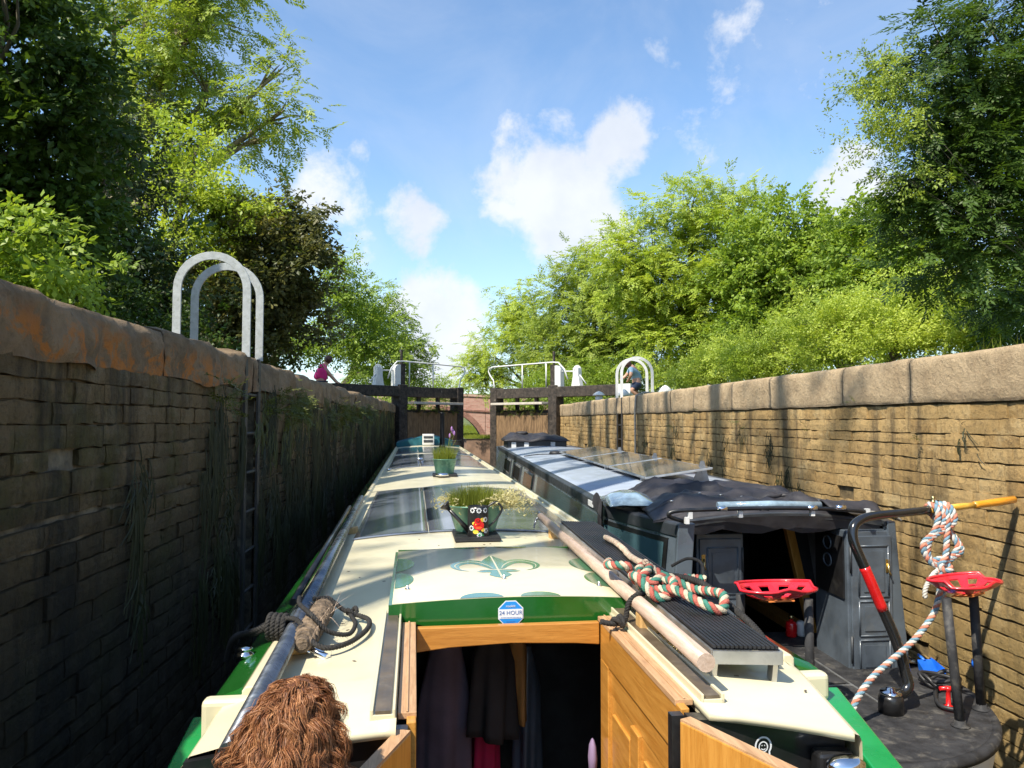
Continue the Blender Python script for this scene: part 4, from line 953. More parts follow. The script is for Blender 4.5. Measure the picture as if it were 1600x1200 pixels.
# rope fender and black mooring line on the left
fd = lr('rope_fender', 'frayed brown rope fender lying beside the steel boat pole', 'fender', (-.30, 2.6, rz(-.3)))
nb = MB(); P = [Vector((-.312+.02*(t-.5), 2.33+.50*t, -.662)) for t in [k/60 for k in range(61)]]
nb.tube(P, [(.031)*(.55+.45*min(1, 6*min(t, 1-t)))*(1+.06*sin(t*150)) for t in [k/60 for k in range(61)]], 12); nb.build('core', M['rope_brown'], fd)
nb = MB()
for k in range(17):
    t = .05+.9*k/16; c = Vector((-.312+.02*(t-.5), 2.33+.50*t, -.662)); R_ = .031*(.55+.45*min(1, 6*min(t, 1-t)))+.001
    nb.tube([c + Vector((R_*cos(a), .012*sin(a*1), R_*sin(a))) for a in [q*pi/7 for q in range(14)]], .0075, 6, closed=True)
nb.build('binding', M['rope_brown'], fd)
V, F = blades(60, 0, 0, 0, .04, .05, .03, .0016, 2.5, 5); V = np.stack([V[:, 0]-.30, V[:, 1]*4+2.62, V[:, 2]-.64], 1); np_mesh('frayed_strands', V, F, M['rope_beige'], fd)
nb = MB()
P = spline([(-.62,2.72,-.82),(-.595,2.66,-.745),(-.55,2.60,-.70),(-.49,2.56,-.675),(-.43,2.53,-.645),(-.38,2.50,-.628),(-.34,2.44,-.63),(-.30,2.36,-.66),(-.25,2.33,-.675),(-.19,2.38,-.676),(-.145,2.50,-.672),(-.145,2.62,-.672),(-.19,2.68,-.668),(-.235,2.70,-.655),(-.29,2.76,-.632),(-.34,2.74,-.625)], 9); twisted(nb, P, .008, [0, 0, 0], .032)
P = spline([(-.375,2.66,-.60),(-.36,2.56,-.60),(-.31,2.46,-.61),(-.26,2.44,-.655),(-.20,2.47,-.676),(-.185,2.57,-.672),(-.205,2.66,-.668),(-.225,2.72,-.66)], 9); twisted(nb, P, .0072, [0, 0, 0], .03)
for k in range(4): twisted(nb, spline([(-.40-.016*k+.004*sin(a), 2.53+.006*k+.034*sin(a), -.664+.036*cos(a)) for a in [q*pi/6 for q in range(13)]], 4), .009, [0, 0, 0], .03)
for dx in (-.02, .012): twisted(nb, spline([(-.61+dx,2.76,-.83),(-.57+dx,2.69,-.735),(-.50,2.60+dx,-.69),(-.44,2.55+dx,-.65)], 9), .011, [0, 0, 0], .034)
twisted(nb, spline([(-.205+.016*cos(a), 2.69+.018*sin(a), -.66+.010*sin(2*a)) for a in [k*.9 for k in range(12)]], 5), .007, [0, 0, 0], .03)
tag(nb.build('mooring_line', M['rope_dark'], loc=(-.3,2.5,-.67), frame=B1, fix=False), 'black mooring line looped over the steel pole and the brown rope fender', 'rope')
nb = MB(); nb.lathe([(.030,0),(.024,.008),(.016,.012),(.016,.016),(.024,.020),(.018,.026),(0,.027)], (-.515,2.50,-.738), 14); nb.build('fairlead', M['chrome'], b1)

# ---- watering can, pots
wc = lr('watering_can', 'black watering can painted with a red rose and white daisies', 'watering can', (.352, 4.22, -.655))
cxw, cyw, R0, zb, zt_ = .352, 4.235, .060, -.652, -.486
nb = MB(); nb.lathe([(R0*1.02,zb),(R0*1.03,zb+.004),(R0*.99,zb+.02),(R0*.95,zt_-.02),(R0*.95,zt_),(R0*.90,zt_),(R0*.9,zt_-.05)], (cxw,cyw,0), 28); nb.build('body', M['black'], wc)
nb = MB(); nb.tube([(cxw-.05,cyw,zb+.03),(cxw-.10,cyw+.0,zb+.085),(cxw-.165,cyw,zt_-.012)], [.016,.012,.009], 10)
nb.build('spout', M['black'], wc)
nb = MB(); nb.lathe([(.009,0),(.030,.034),(.030,.038),(0,.038)], (cxw-.160,cyw,zt_-.018), 14, rot=Matrix.Rotation(radians(-42), 3, 'Y')); nb.build('spout_rose', M['black'], wc)
nb = MB(); nb.tube(spline([(cxw+.055,cyw,zb+.05),(cxw+.10,cyw,zb+.09),(cxw+.13,cyw,zb+.14),(cxw+.125,cyw,zt_-.0),(cxw+.10,cyw,zt_+.018),(cxw+.075,cyw,zt_+.01),(cxw+.05,cyw,zt_-.01)], 6), .006, 8); nb.build('handle', M['black'], wc)
def on_can(nb, P, t, mi):
    vs = [(cxw + (R0+t)*sin(a), cyw - (R0+t)*cos(a), z) for a, z in P]; nb.add(vs, [list(range(len(vs)))], mi)
nb = MB()
def daisy(a, z, r=.0135):
    for k in range(8):
        q = 2*pi*k/8; P = [(a+(.35*r*cos(q))/R0, z+.35*r*sin(q)), (a+(r*cos(q-.32))/R0, z+r*sin(q-.32)), (a+(1.08*r*cos(q))/R0, z+1.08*r*sin(q)), (a+(r*cos(q+.32))/R0, z+r*sin(q+.32))]; on_can(nb, P, .0012, 0)
zc_ = -.585
for a in (-.62, 0, .62): daisy(a, -.505)
for a, z in ((.62,-.555),(.70,-.615),(0.05,-.638),(-.72,-.60)): daisy(a, z)
def blob(a, z, r, mi, t, n=14, sq=1): on_can(nb, [(a+r*cos(2*pi*k/n)/R0, z+r*sq*sin(2*pi*k/n)) for k in range(n)], t, mi)
for a, z, r, mi in ((-.30,-.62,.016,2),(.35,-.555,.016,2),(.42,-.61,.014,2),(-.42,-.575,.014,2),(.1,-.632,.014,3),(-.5,-.61,.010,3),(.3,-.64,.010,3)): blob(a, z, r, mi, .0008, 10, .7)
blob(-.02, zc_, .030, 1, .0016, 18, .85); blob(-.10, zc_+.022, .018, 1, .0020)
blob(-.08, zc_+.024, .010, 4, .0024); blob(-.02, zc_-.012, .018, 5, .0020, 14, .35); blob(-.08, zc_+.026, .005, 1, .0028)
nb.build('painted_flowers', [M['sticker'], M['red'], M['yellow'], M['brightgreen'], M['darkred'], M['redorange']], wc, fix=False)
def slat_tray(label, x0, x1, y0, y1, z, name='slatted_tray'):
    t = lr(name, label, 'tray', ((x0+x1)/2, (y0+y1)/2, z), 'black trays under the pots'); nb = MB(); n = 8
    nb.box(x0, x1, y0, y1, z+.001, z+.012); nb.build('base', M['rubber'], t)
    nb = MB()
    for k in range(n): a = y0+(y1-y0)*(k+.1)/n; nb.box(x0+.004, x1-.004, a, a+(y1-y0)*.6/n, z+.012, z+.022)
    nb.build('slats', M['rubber'], t)
slat_tray('black slatted tray under the painted watering can', .222, .472, 4.155, 4.50, rz(.345)+.004)
def pot(label, cx, cy, z, rb, rt, h, n, gh, seed, lean):
    t = lr('potted_plant', label, 'plant pot', (cx, cy, z), 'green pots of grass on the cream roof')
    nb = MB(); nb.lathe([(rb,0),(rb*1.02,.005),(rt*.97,h-.012),(rt*1.03,h-.008),(rt*1.05,h-.002),(rt*1.02,h),(rt*.97,h-.004),(rt*.93,h-.03)], (cx,cy,z), 30, sy=.82); nb.build('pot', M['bucket'], t)
    nb = MB(); nb.lathe([(0,.012),(rt*.6,.008),(rt*.95,0)], (cx,cy,z+h-.018), 20, sy=.82); nb.build('soil', M['soil'], t)
    V, F = blades(n, cx, cy, z+h-.02, rt*.92, rt*.75, gh, .0042, lean, seed); np_mesh('grass', V, F, M['leaf_grass'], t); return t
pt = pot('round green pot of dense yellow-green grass and straw flowers behind the watering can', .352, 4.42, -.648, .112, .160, .150, 1500, .115, 3, .35)
# dried flower sprays
def sprays(parent, n, seed, cx, cy, z, ang, spread, L, mat, fl=5, fr=.008):
    r = np.random.default_rng(seed); nb = MB(); V = []; F = []
    for k in range(n):
        a = ang + r.normal(0, spread); l = L*(.55+.6*r.random()); up = r.uniform(.05, 1.1); p0 = Vector((cx+.1*cos(a), cy+.08*sin(a), z)); dr = Vector((cos(a), sin(a), up)).normalized()
        p1 = p0 + dr*l*.6; p2 = p0 + dr*l + Vector((0,0,-l*.25)); nb.tube([p0, p1, p2], .0009, 3)
        for q in range(fl):
            c = p1.lerp(p2, r.uniform(.1, 1.15)) + Vector(r.normal(0, .012, 3)); 
            for w in range(3):
                u = Vector(r.normal(0, 1, 3)).normalized(); v = u.orthogonal().normalized(); s_ = fr*r.uniform(.5, 1.2); o = len(V); V += [c-u*s_, c+v*s_*.5, c+u*s_, c-v*s_*.5]; F.append((o, o+1, o+2, o+3))
    o = len(nb.v); nb.add(V, F); nb.build('flower_sprays', mat, parent, fix=False)
zf = -.505
sprays(pt, 120, 4, .36, 4.44, zf, .1, .75, .165, M['leaf_straw'], 6); sprays(pt, 40, 5, .34, 4.44, zf, pi-.2, .5, .115, M['leaf_straw'], 6); sprays(pt, 14, 6, .40, 4.40, zf-.02, -.1, .3, .22, M['leaf_straw'], 7, .007)
slat_tray('black slatted tray under the far green pot', .215, .495, 8.72, 9.05, rz(.345)+.004)
pt2 = pot('tapered green pot of grass with a tall lavender stem further along the roof', .352, 8.88, -.648, .100, .138, .172, 700, .16, 8, .5)
nb = MB()
for k, (dx, dz) in enumerate(((.07,.36),(.10,.31),(.05,.28),(.12,.24),(.085,.33))): nb.tube([(.37,8.88,-.5),(.36+dx*.6,8.88,-.5+dz*.6),(.36+dx,8.87+.01*k,-.5+dz)], .0022, 4)
nb.build('lavender_stems', M['leaf_grass'], pt2)
nb = MB()
for k, (dx, dz) in enumerate(((.07,.36),(.10,.31),(.05,.28),(.085,.33))): nb.lathe([(.004,0),(.012,.01),(.012,.04),(.004,.055)], (.36+dx, 8.87+.01*k, -.5+dz-.02), 7)
nb.build('lavender_heads', M['lavender'], pt2)

# ---- hanging clothes inside the cabin
def coat(label, x0, x1, y, zt, zb, mat, seed, extra=None, hem=0):
    t = thing('hanging_coat', label, 'coat', ((x0+x1)/2, y, zt), B1, 'clothes hanging inside the dark cabin')
    r = np.random.default_rng(seed); nb = MB(); n = 48; secs = []; ph = r.uniform(0, 6, 3)
    for k in range(13):
        f = k/12; z = zt+(zb-zt)*f; w = (x1-x0)/2*(.35+.65*min(1, f*3.2)**.7 + .06*f); xc = (x0+x1)/2; ring = []
        for i in range(n):
            a = 2*pi*i/n; rip = 1+.20*f*sin(5*a+ph[0]+1.5*f)+.13*f*sin(8*a+ph[1]+3*f); ring.append((xc+w*cos(a)*rip, y-.02+(.05+.04*f)*sin(a)*rip*1.2, z+hem*(cos(a))*f))
        secs.append(ring)
    nb.sweep(secs, 0, True, True); nb.build('cloth', mat, t)
    if extra: extra(t)
    return t
coat('long dark mauve coat hanging left in the dark cabin', .03, .24, 3.22, -.86, -1.85, M['coat_grey'], 1)
coat('black jacket with a curved hem hanging over crimson cloth in the cabin', .235, .40, 3.16, -.84, -1.27, M['coat_black'], 2, hem=-.01)
coat('crimson garment showing below the black jacket in the cabin', .25, .355, 3.26, -.9, -1.86, M['coat_red'], 3)
coat('mustard-fronted jacket hanging right in the dark cabin', .375, .475, 3.25, -.84, -1.24, M['coat_mustard'], 4)
coat('dark blue-grey jacket hanging at the right in the dark cabin', .42, .53, 3.28, -.95, -1.5, M['greydoor'], 6)
nb = MB(); nb.lathe([(.012,-.05),(.022,-.04),(.026,0),(.02,.04),(.008,.06),(0,.065)], (.612,2.62,-1.16), 12, sx=.6); tag(nb.build('lilac_cloth', M['lilac'], loc=(.6,2.58,-1.06), frame=B1), 'small lilac cloth hanging by the oak lining inside the cabin', 'cloth')

# ---- the dog
dog = thing('dog', 'shaggy brown dog facing the bow, only the back of its head in view', 'dog', (-.215, 1.3, -1.27), B1)
J = [(-.215,1.02,-1.12,.13),(-.215,1.16,-.98,.135),(-.215,1.27,-.84,.125),(-.213,1.33,-.70,.084),(-.211,1.37,-.60,.072),(-.210,1.41,-.520,.068),(-.210,1.50,-.530,.050),(-.210,1.58,-.540,.035),
     (-.13,1.30,-.92,.06),(-.13,1.34,-1.10,.038),(-.13,1.36,-1.25,.03),(-.30,1.30,-.92,.06),(-.30,1.34,-1.10,.038),(-.30,1.36,-1.25,.03),
     (-.10,1.05,-1.17,.08),(-.09,1.18,-1.22,.04),(-.33,1.05,-1.17,.08),(-.34,1.18,-1.22,.04),(-.215,.88,-1.2,.04),(-.215,.74,-1.2,.02)]
E_ = [(0,1),(1,2),(2,3),(3,4),(4,5),(5,6),(6,7),(2,8),(8,9),(9,10),(2,11),(11,12),(12,13),(0,14),(14,15),(0,16),(16,17),(0,18),(18,19)]
V, F = skin_mesh(J, E_, 2); nb = MB(); nb.add(V, F, 0, True); body = nb.build('body', M['furdark'], dog)
ears = []
for s in (-1, 1):
    nb = MB(); nb.sweep([[(-.210+s*(.050+o*.5+.016*f), 1.395+.035*w*(1-.3*abs(f-.5)), -.53-.12*f) for (o, w) in ((0,-1),(.03,-.6),(.04,0),(.03,.6),(0,1),(-.01,0))] for f in (0,.25,.5,.75,1)], 0, True, True); e = nb.build('ear', M['furdark'], dog); ears += [(nb.v, nb.f)]
def fur(verts, faces, n, seed, L, keep=None):
    r = np.random.default_rng(seed); Vv = np.array(verts); tri = []
    for f in faces:
        for i in range(1, len(f)-1): tri.append((f[0], f[i], f[i+1]))
    T = np.array(tri); a, b, c = Vv[T[:, 0]], Vv[T[:, 1]], Vv[T[:, 2]]; nn = np.cross(b-a, c-a); ar = np.linalg.norm(nn, axis=1); nn = nn/np.maximum(ar, 1e-9)[:, None]
    cen = (a+b+c)/3; w = ar.copy()
    if keep is not None: w = w*keep(cen)
    k = r.choice(len(T), n, p=w/w.sum()); u = r.random((n, 2)); m_ = u.sum(1) > 1; u[m_] = 1-u[m_]
    p = a[k]+(b[k]-a[k])*u[:, :1]+(c[k]-a[k])*u[:, 1:]; N_ = nn[k]
    ctr = np.stack([np.full(n, -.21), 1.42-.9*np.clip(-.52-p[:, 2], 0, .5), p[:, 2]], 1); N_ = N_*np.where((N_*(p-ctr)).sum(1) < 0, -1.0, 1.0)[:, None]
    # strands gather into wavy locks
    K = max(60, n//60); kc = r.choice(n, K, replace=False); C = p[kc]; dn = np.array([0, -.30, -1.0])
    gd = N_[kc]*.40 + dn*(.85+.25*r.random((K, 1))) + r.normal(0, .20, (K, 3)); gd /= np.linalg.norm(gd, axis=1)[:, None]
    near = np.concatenate([((p[i:i+4000, None, :]-C[None])**2).sum(2).argmin(1) for i in range(0, n, 4000)])
    l = L*(.65+.6*r.random(n))[:, None]; g = gd[near]+r.normal(0, .10, (n, 3)); g /= np.linalg.norm(g, axis=1)[:, None]; off = p-C[near]
    side = np.cross(gd, r.normal(0, 1, (K, 3))); side /= np.linalg.norm(side, axis=1)[:, None]; side = side[near]; wav = (r.normal(0, .22, K)[near])[:, None]; ph = r.uniform(0, 6, K)[near][:, None]
    V = np.zeros((n, 10, 3)); wd = .00075; hs = np.cross(g, N_+r.normal(0, .5, (n, 3))); hs /= np.maximum(np.linalg.norm(hs, axis=1), 1e-6)[:, None]
    for i, t in enumerate((0, .25, .5, .75, 1.0)):
        q = p - off*.55*t**1.3 + g*l*t + N_*l*.35*sin(pi*t) + side*l*wav*(np.sin(4.2*t+ph)-np.sin(ph)) + dn*l*.30*t*t; hw = hs*wd*(1-.7*t); V[:, 2*i] = q-hw; V[:, 2*i+1] = q+hw
    F = (np.arange(n)*10)[:, None, None] + np.array([[0,1,3,2],[2,3,5,4],[4,5,7,6],[6,7,9,8]])[None]
    return V.reshape(-1, 3), F.reshape(-1, 4)
me = bpy.data.meshes['body'] if 'body' in bpy.data.meshes else None
fV, fF = fur(V, F, 170000, 2, .033, lambda c: np.where(c[:, 2] > -.95, 1.0, .18))
np_mesh('fur', fV, fF, M['fur'], dog)
for k, (ev, ef) in enumerate(ears):
    fV, fF = fur(ev, ef, 9000, 9+k, .034); np_mesh('ear_fur', fV, fF, M['fur'], dog)
# ================================================================== GREY BOAT
b2 = thing('narrowboat', 'slate-grey narrowboat with folded black canopy and tiller, beside the sunlit wall', 'narrowboat', (2.06, 10, -2.1), B2)
def rz2(x): return -.640 + .055*(1-((x-2.05)/.90)**2)
def grid(nb, f, nu, nv, mi=0, smooth=True):
    vs = [f(i/nu, j/nv) for j in range(nv+1) for i in range(nu+1)]
    nb.add(vs, [(j*(nu+1)+i, j*(nu+1)+i+1, (j+1)*(nu+1)+i+1, (j+1)*(nu+1)+i) for j in range(nv) for i in range(nu)], mi, smooth)
nb = MB(); xs = [1.17+1.76*k/14 for k in range(15)]
nb.sweep([[(x, y, rz2(x)) for x in xs] + [(x, y, rz2(x)-.03) for x in xs[::-1]] for y in (5.55, 8, 11, 14, 18.2)], 0, True, True); nb.build('roof', M['greyroof'], b2)
# aft hood over the cockpit bulkhead: roof tapering between the flanks
def xl(y): return 1.15 + .24*max(0, (5.6-y)/1.0)**1.2
def xr(y): return 2.95 - .20*max(0, (5.6-y)/1.0)**1.2
nb = MB(); secs = []
for y in (4.66, 5.0, 5.3, 5.549):
    a, c = xl(y)+.05, xr(y)-.05; q = [a+(c-a)*k/12 for k in range(13)]; zz = [-.640+.055*(1-((x-(a+c)/2)/((c-a)/2))**2) for x in q]
    secs.append([(x, y, z) for x, z in zip(q, zz)] + [(x, y, z-.03) for x, z in zip(q[::-1], zz[::-1])])
nb.sweep(secs, 0, True, True); nb.build('hood_roof', M['greydark'], b2)
for s in (-1, 1):
    X = (lambda y: xl(y)) if s < 0 else (lambda y: xr(y))
    ys = [18.2, 14, 10, 7, 5.6, 5.4, 5.2, 5.0, 4.8, 4.6]
    nb = MB(); nb.sweep([[(X(y)-s*.06, y, -.655), (X(y)-s*.055, y, -.632), (X(y), y, -.632), (X(y)+s*.012, y, -.645), (X(y)+s*.014, y, -.715), (X(y)-s*.02, y, -.72)] for y in ys], 0, False, True); nb.build('roof_rail', M['greydark'], b2, bevel=.003)
    def side(y, z): return X(y) + s*(.005 + .09*(-.70-z)/.6)*(1 if y > 5.5 else .6+.4*max(0, (y-4.6)/.9))
    nb = MB(); nb.sweep([[(side(y, z), y, z) for z in (-.70, -.95, -1.25, -1.50)] + [(side(y, -1.5)+s*.06, y, -1.51), (side(y, -1.5)+s*.06, y, -1.58), (side(y, -1.5)+s*.03, y, -2.4)] for y in ys], 0, False, False, False)
    nb.sweep([[(side(y, z)-s*.03, y, z) for z in (-1.5, -.70)] for y in ys], 0, False, False, False)
    nb.build('cabin_side', M['greycab'], b2)
    # aft face of the flank
    nb = MB(); w = .10 if s < 0 else .13; zs = (-.632, -1.0, -1.55)
    nb.sweep([[(side(4.6, min(-.70, z))+s*.004, 4.592, z), (side(4.6, min(-.70, z))-s*w*(1 if s < 0 else .35+.5*(-z-.6)), 4.592, z), (side(4.6, min(-.70, z))-s*w*(1 if s < 0 else .35+.5*(-z-.6)), 4.64, z), (side(4.6, min(-.70, z))+s*.004, 4.64, z)] for z in zs], 0, False, True)
    nb.build('flank_end', M['greycab'], b2, bevel=.006)
    nb = MB(); nb.sweep([[(side(y, -1.5)+s*.07, y, -1.50), (side(y, -1.5)+s*.07, y, -1.53)] for y in (18.2, 4.6)], 0, False, False, False)
    nb.sweep([[(X(18.2), 18.2, -1.5), (X(18.2), 18.2, -2.4)], [(2.06+s*.6, 19.8, -1.45), (2.06+s*.5, 19.8, -2.4)], [(2.06+s*.03, 20.9, -1.3), (2.06+s*.02, 20.9, -2.4)]], 0, True, False, False); nb.build('bow_side', M['greydark'], b2)
    def pane(name, ya, yb, z0, z1, mat, par, off, n=8):
        nb = MB(); yy = [ya+(yb-ya)*k/n for k in range(n+1)]
        nb.sweep([[(side(y, z0)+s*off, y, z0), (side(y, z1)+s*off, y, z1)] for y in yy], 0, False, False, False)
        nb.sweep([[(side(y, z1)+s*off, y, z1), (side(y, z1), y, z1)] for y in yy], 0, False, False, False); nb.sweep([[(side(y, z0)+s*off, y, z0), (side(y, z0), y, z0)] for y in yy], 0, False, False, False)
        return nb.build(name, mat, par, fix=False)
    if s < 0:
        pane('side_panel', 5.78, 9.9, -1.15, -.735, M['tealside'], b2, .006)
        f = pane('window_frame', 4.70, 5.62, -1.02, -.735, M['black'], b2, .008); pane('window_pane', 4.735, 5.60, -.995, -.765, M['tealside'], f, .012)
        for ya, yb in ((10.5, 11.6), (12.3, 13.4), (14.3, 15.6)):
            f = pane('window_frame', ya-.08, yb+.08, -1.02, -.755, M['alu'], b2, .006); pane('window_pane', ya, yb, -.99, -.785, M['glass'], f, .010)
            pane('pale_panel', ya-.62, ya-.35, -1.1, -.74, M['palepanel'], b2, .005)
# sign plate on the side rail
nb = MB(); nb.box(1.128, 1.134, 6.05, 6.25, -.70, -.655); nb.build('name_plate', M['whitew'], b2)
nb = MB(); nb.box(1.1, 3.0, 18.2, 18.24, -2.0, -.64); nb.build('front_bulkhead', M['greycab'], b2)
nb = MB(); nb.add([(1.06,18.24,-1.45),(3.02,18.24,-1.45),(2.66,19.8,-1.4),(2.06,20.9,-1.28),(1.46,19.8,-1.4)], [(0,1,2,3,4)]); nb.build('fore_deck', M['greydark'], b2)
# cockpit bulkhead with timber doorway
Yb = 5.42; nb = MB()
nb.add([(1.2,Yb,-.66),(2.03,Yb,-.66),(2.03,Yb,-1.75),(1.2,Yb,-1.75)], [(0,1,2,3)]); nb.add([(2.45,Yb,-.66),(2.9,Yb,-.66),(2.9,Yb,-1.75),(2.68,Yb,-1.75)], [(0,1,2,3)]); nb.add([(2.03,Yb,-.66),(2.45,Yb,-.66),(2.45,Yb,-.70),(2.03,Yb,-.70)], [(0,1,2,3)])
nb.build('cockpit_bulkhead', M['greydark'], b2)
def bar3(nb, a, c, w, d, mi=0): nb.beam(a, c, w, d, up=(0,1,0), mi=mi)
nb = MB(); bar3(nb, (2.055,Yb-.02,-.68), (2.055,Yb-.02,-1.7), .05, .06); nb.build('door_jamb', M['woodz'], b2, bevel=.004)
nb = MB(); bar3(nb, (2.412,Yb-.02,-.68), (2.645,Yb-.02,-1.74), .058, .06); nb.build('door_jamb', M['woodz'], b2, bevel=.004)
nb = MB(); nb.box(2.03, 2.44, Yb-.055, Yb+.005, -.735, -.69); nb.build('door_head', M['woodx'], b2, bevel=.004)
nb = MB(); nb.box(2.2, 2.29, Yb-.060, Yb-.052, -.728, -.70); nb.build('small_plate', M['black'], b2)
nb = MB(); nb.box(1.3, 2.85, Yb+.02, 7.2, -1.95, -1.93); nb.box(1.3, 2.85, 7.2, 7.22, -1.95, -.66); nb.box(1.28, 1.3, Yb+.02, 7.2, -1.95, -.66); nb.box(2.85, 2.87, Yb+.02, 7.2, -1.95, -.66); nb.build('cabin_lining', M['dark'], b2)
nb = MB(); nb.box(2.5, 2.62, 5.50, 6.4, -1.56, -1.50); nb.build('cabin_step', M['woodz'], b2)
# satin steel lining of the right flank
nb = MB(); grid(nb, lambda u, v: (2.56+.16*u+.14*v, Yb-.02-.30*u, -.72-.95*v), 8, 8); nb.build('steel_lining', M['satin'], b2)
# stern lockers with panelled doors
def locker(x0, x1, y0, y1, z0, z1, latch_left, side_gauges):
    nb = MB(); nb.box(x0, x1, y0, y1, z0, z1); L = nb.build('stern_locker', M['greydoor'], b2, bevel=.006)
    w = x1-x0; nb = MB(); e = .018; yd = y0
    nb.box(x0+e, x1-e, yd-.016, yd-.001, z0+.03, z1-.03); D = nb.build('locker_door', M['greydoor'], L, bevel=.004)
    nb = MB()
    hgt = z1-z0
    for a, c in ((.56, .90), (.30, .53), (.06, .27)):
        za, zb2 = z0+hgt*a, z0+hgt*c; t = .010; xa, xb = x0+w*.22, x1-w*.14
        for (p, q) in (((xa,za),(xb,za)), ((xb,za),(xb,zb2)), ((xb,zb2),(xa,zb2)), ((xa,zb2),(xa,za))): nb.tube([(p[0],yd-.017,p[1]),(q[0],yd-.017,q[1])], .006, 6)
        nb.box(xa+.03, xb-.03, yd-.022, yd-.015, za+.03, zb2-.03)
    nb.build('panel_moulding', M['greydoor'], D)
    nb = MB(); lx = x0+w*.13 if latch_left else x1-w*.16; lz = z0+hgt*(.80 if latch_left else .76)
    nb.box(lx-.012, lx+.012, yd-.022, yd-.014, lz-.035, lz+.045); nb.tube([(lx, yd-.026, lz+.02),(lx, yd-.035, lz-.03),(lx+.012, yd-.035, lz-.05)], .006, 6); nb.build('latch', M['brass'], D)
    nb = MB(); hx = x1-.012 if latch_left else x0+.012; nb.tube([(hx, yd-.02, z0+hgt*.12), (hx, yd-.02, z0+hgt*.3)], .007, 6); nb.build('hinge', M['greydark'], D); nb = MB(); nb.tube([(hx, yd-.02, z0+hgt*.72), (hx, yd-.02, z0+hgt*.9)], .007, 6); nb.build('hinge', M['greydark'], D)
    if side_gauges:
        nb = MB(); nb.box(x0-.012, x0-.001, y0+.03, y1-.03, z1-.42, z1-.04); g = nb.build('instrument_panel', M['black'], L)
        for k, zq in enumerate((z1-.10, z1-.21)):
            nb = MB(); nb.tube([(x0-.020, (y0+y1)/2+.05*cos(a), zq+.04*sin(a)) for a in [q*pi/9 for q in range(18)]], .005, 6, closed=True); nb.build('gauge_ring', M['greydoor'], g)
locker(1.575, 1.885, 4.85, 5.25, -1.60, -.735, True, False)
locker(2.445, 2.742, 4.60, 5.02, -1.60, -.69, False, True)
# stern deck (rounded counter)
DZ = -1.525
def rim(r, n=40): return [(2.06+.86*r*cos(a), 4.38+1.06*r*sin(a)) for a in [pi+pi*k/n for k in range(n+1)]]
poly = [(1.16,5.42)] + [(1.2,4.38)] + rim(1)[1:-1] + [(2.92,4.38),(2.95,5.42)]
nb = MB(); nb.prism(poly, DZ-.02, DZ, 'z'); nb.build('stern_deck', M['blackrough'], b2)
nb = MB(); secs = []
for (x, y), (x2, y2) in zip(rim(.985), rim(1.03)): secs.append([(x,y,DZ+.002),(x2-(x2-x)*.3,y2-(y2-y)*.3,DZ+.006),(x2,y2,DZ-.010),(x2,y2,DZ-.034),(x,y,DZ-.034)])
nb.sweep(secs, 0, True, True); nb.build('rubbing_strake', M['blackrough'], b2)
nb = MB(); nb.sweep([[(x,y,DZ-.034) for x, y in rim(1.012)], [(x,y,DZ-.20) for x, y in rim(.98)]], 0, True, False, False); nb.build('white_band', M['white'], b2, fix=False)
nb = MB(); nb.sweep([[(x,y,DZ-.20) for x, y in rim(.985)], [(x,y,DZ-.28) for x, y in rim(.95)], [(x,y,-2.4) for x, y in rim(.7)]], 0, True, False, False); nb.build('counter_hull', M['black'], b2, fix=False)
nb = MB(); nb.box(1.62, 2.30, 4.3, 4.315, DZ+.001, DZ+.005); nb.box(2.30, 2.312, 3.9, 4.9, DZ+.001, DZ+.005); nb.build('deck_hatch_trim', M['alu'], b2)
nb = MB(); nb.box(1.60, 2.28, 4.33, 5.35, DZ+.001, DZ+.012); nb.build('deck_hatch', M['blackrough'], b2, bevel=.004)
# tiller (swan neck), collar, handle
nb = MB(); nb.lathe([(.062,0),(.062,.075),(.055,.09),(.048,.095)], (2.295,3.90,DZ), 24); cr = nb.build('rudder_collar', M['black'], b2)
nb = MB(); nb.lathe([(.054,.094),(.056,.10),(.05,.112),(.025,.114),(.022,.128),(0,.13)], (2.295,3.90,DZ), 24); nb.build('collar_cap', M['chrome'], cr)
P = spline([(2.30,3.905,-1.43),(2.365,3.915,-1.435),(2.405,3.925,-1.40),(2.400,3.935,-1.34),(2.36,3.95,-1.17),(2.283,3.97,-.97),(2.235,3.985,-.84),(2.19,4.0,-.72),(2.170,4.015,-.645),(2.185,4.03,-.578),(2.245,4.05,-.543),(2.35,4.08,-.528),(2.50,4.11,-.521),(2.69,4.15,-.512)], 8)
nb = MB(); n = len(P); nb.tube(P, [.030-.007*i/n for i in range(n)], 14); til = nb.build('tiller', M['blackgloss'], b2)
nb = MB(); Q = [p for p in P if -1.03 < p.z < -.79 and p.x < 2.35]; nb.tube(Q, [.0285]*len(Q), 14); nb.build('red_band', M['red'], til)
nb = MB(); nb.tube([(2.62,4.135,-.515),(2.95,4.22,-.499),(3.02,4.235,-.496)], [.021,.019,.018], 14); nb.build('tiller_handle', M['bamboo'], til)
nb = MB(); nb.tube([(3.015,4.235,-.496),(3.05,4.245,-.494),(3.20,4.29,-.486),(3.335,4.33,-.476),(3.343,4.333,-.476)], [.019,.021,.0235,.0235,.015], 14); nb.build('handle_grip', M['bamboo2'], til)
nb = MB(); nb.tube([(2.72,4.155,-.512),(2.72,4.155,-.465)], .007, 8); nb.lathe([(.005,0),(.015,.008),(.015,.014),(.006,.02),(.013,.032),(.005,.042),(0,.044)], (2.72,4.155,-.475), 12); nb.build('tiller_pin', M['brass'], til)
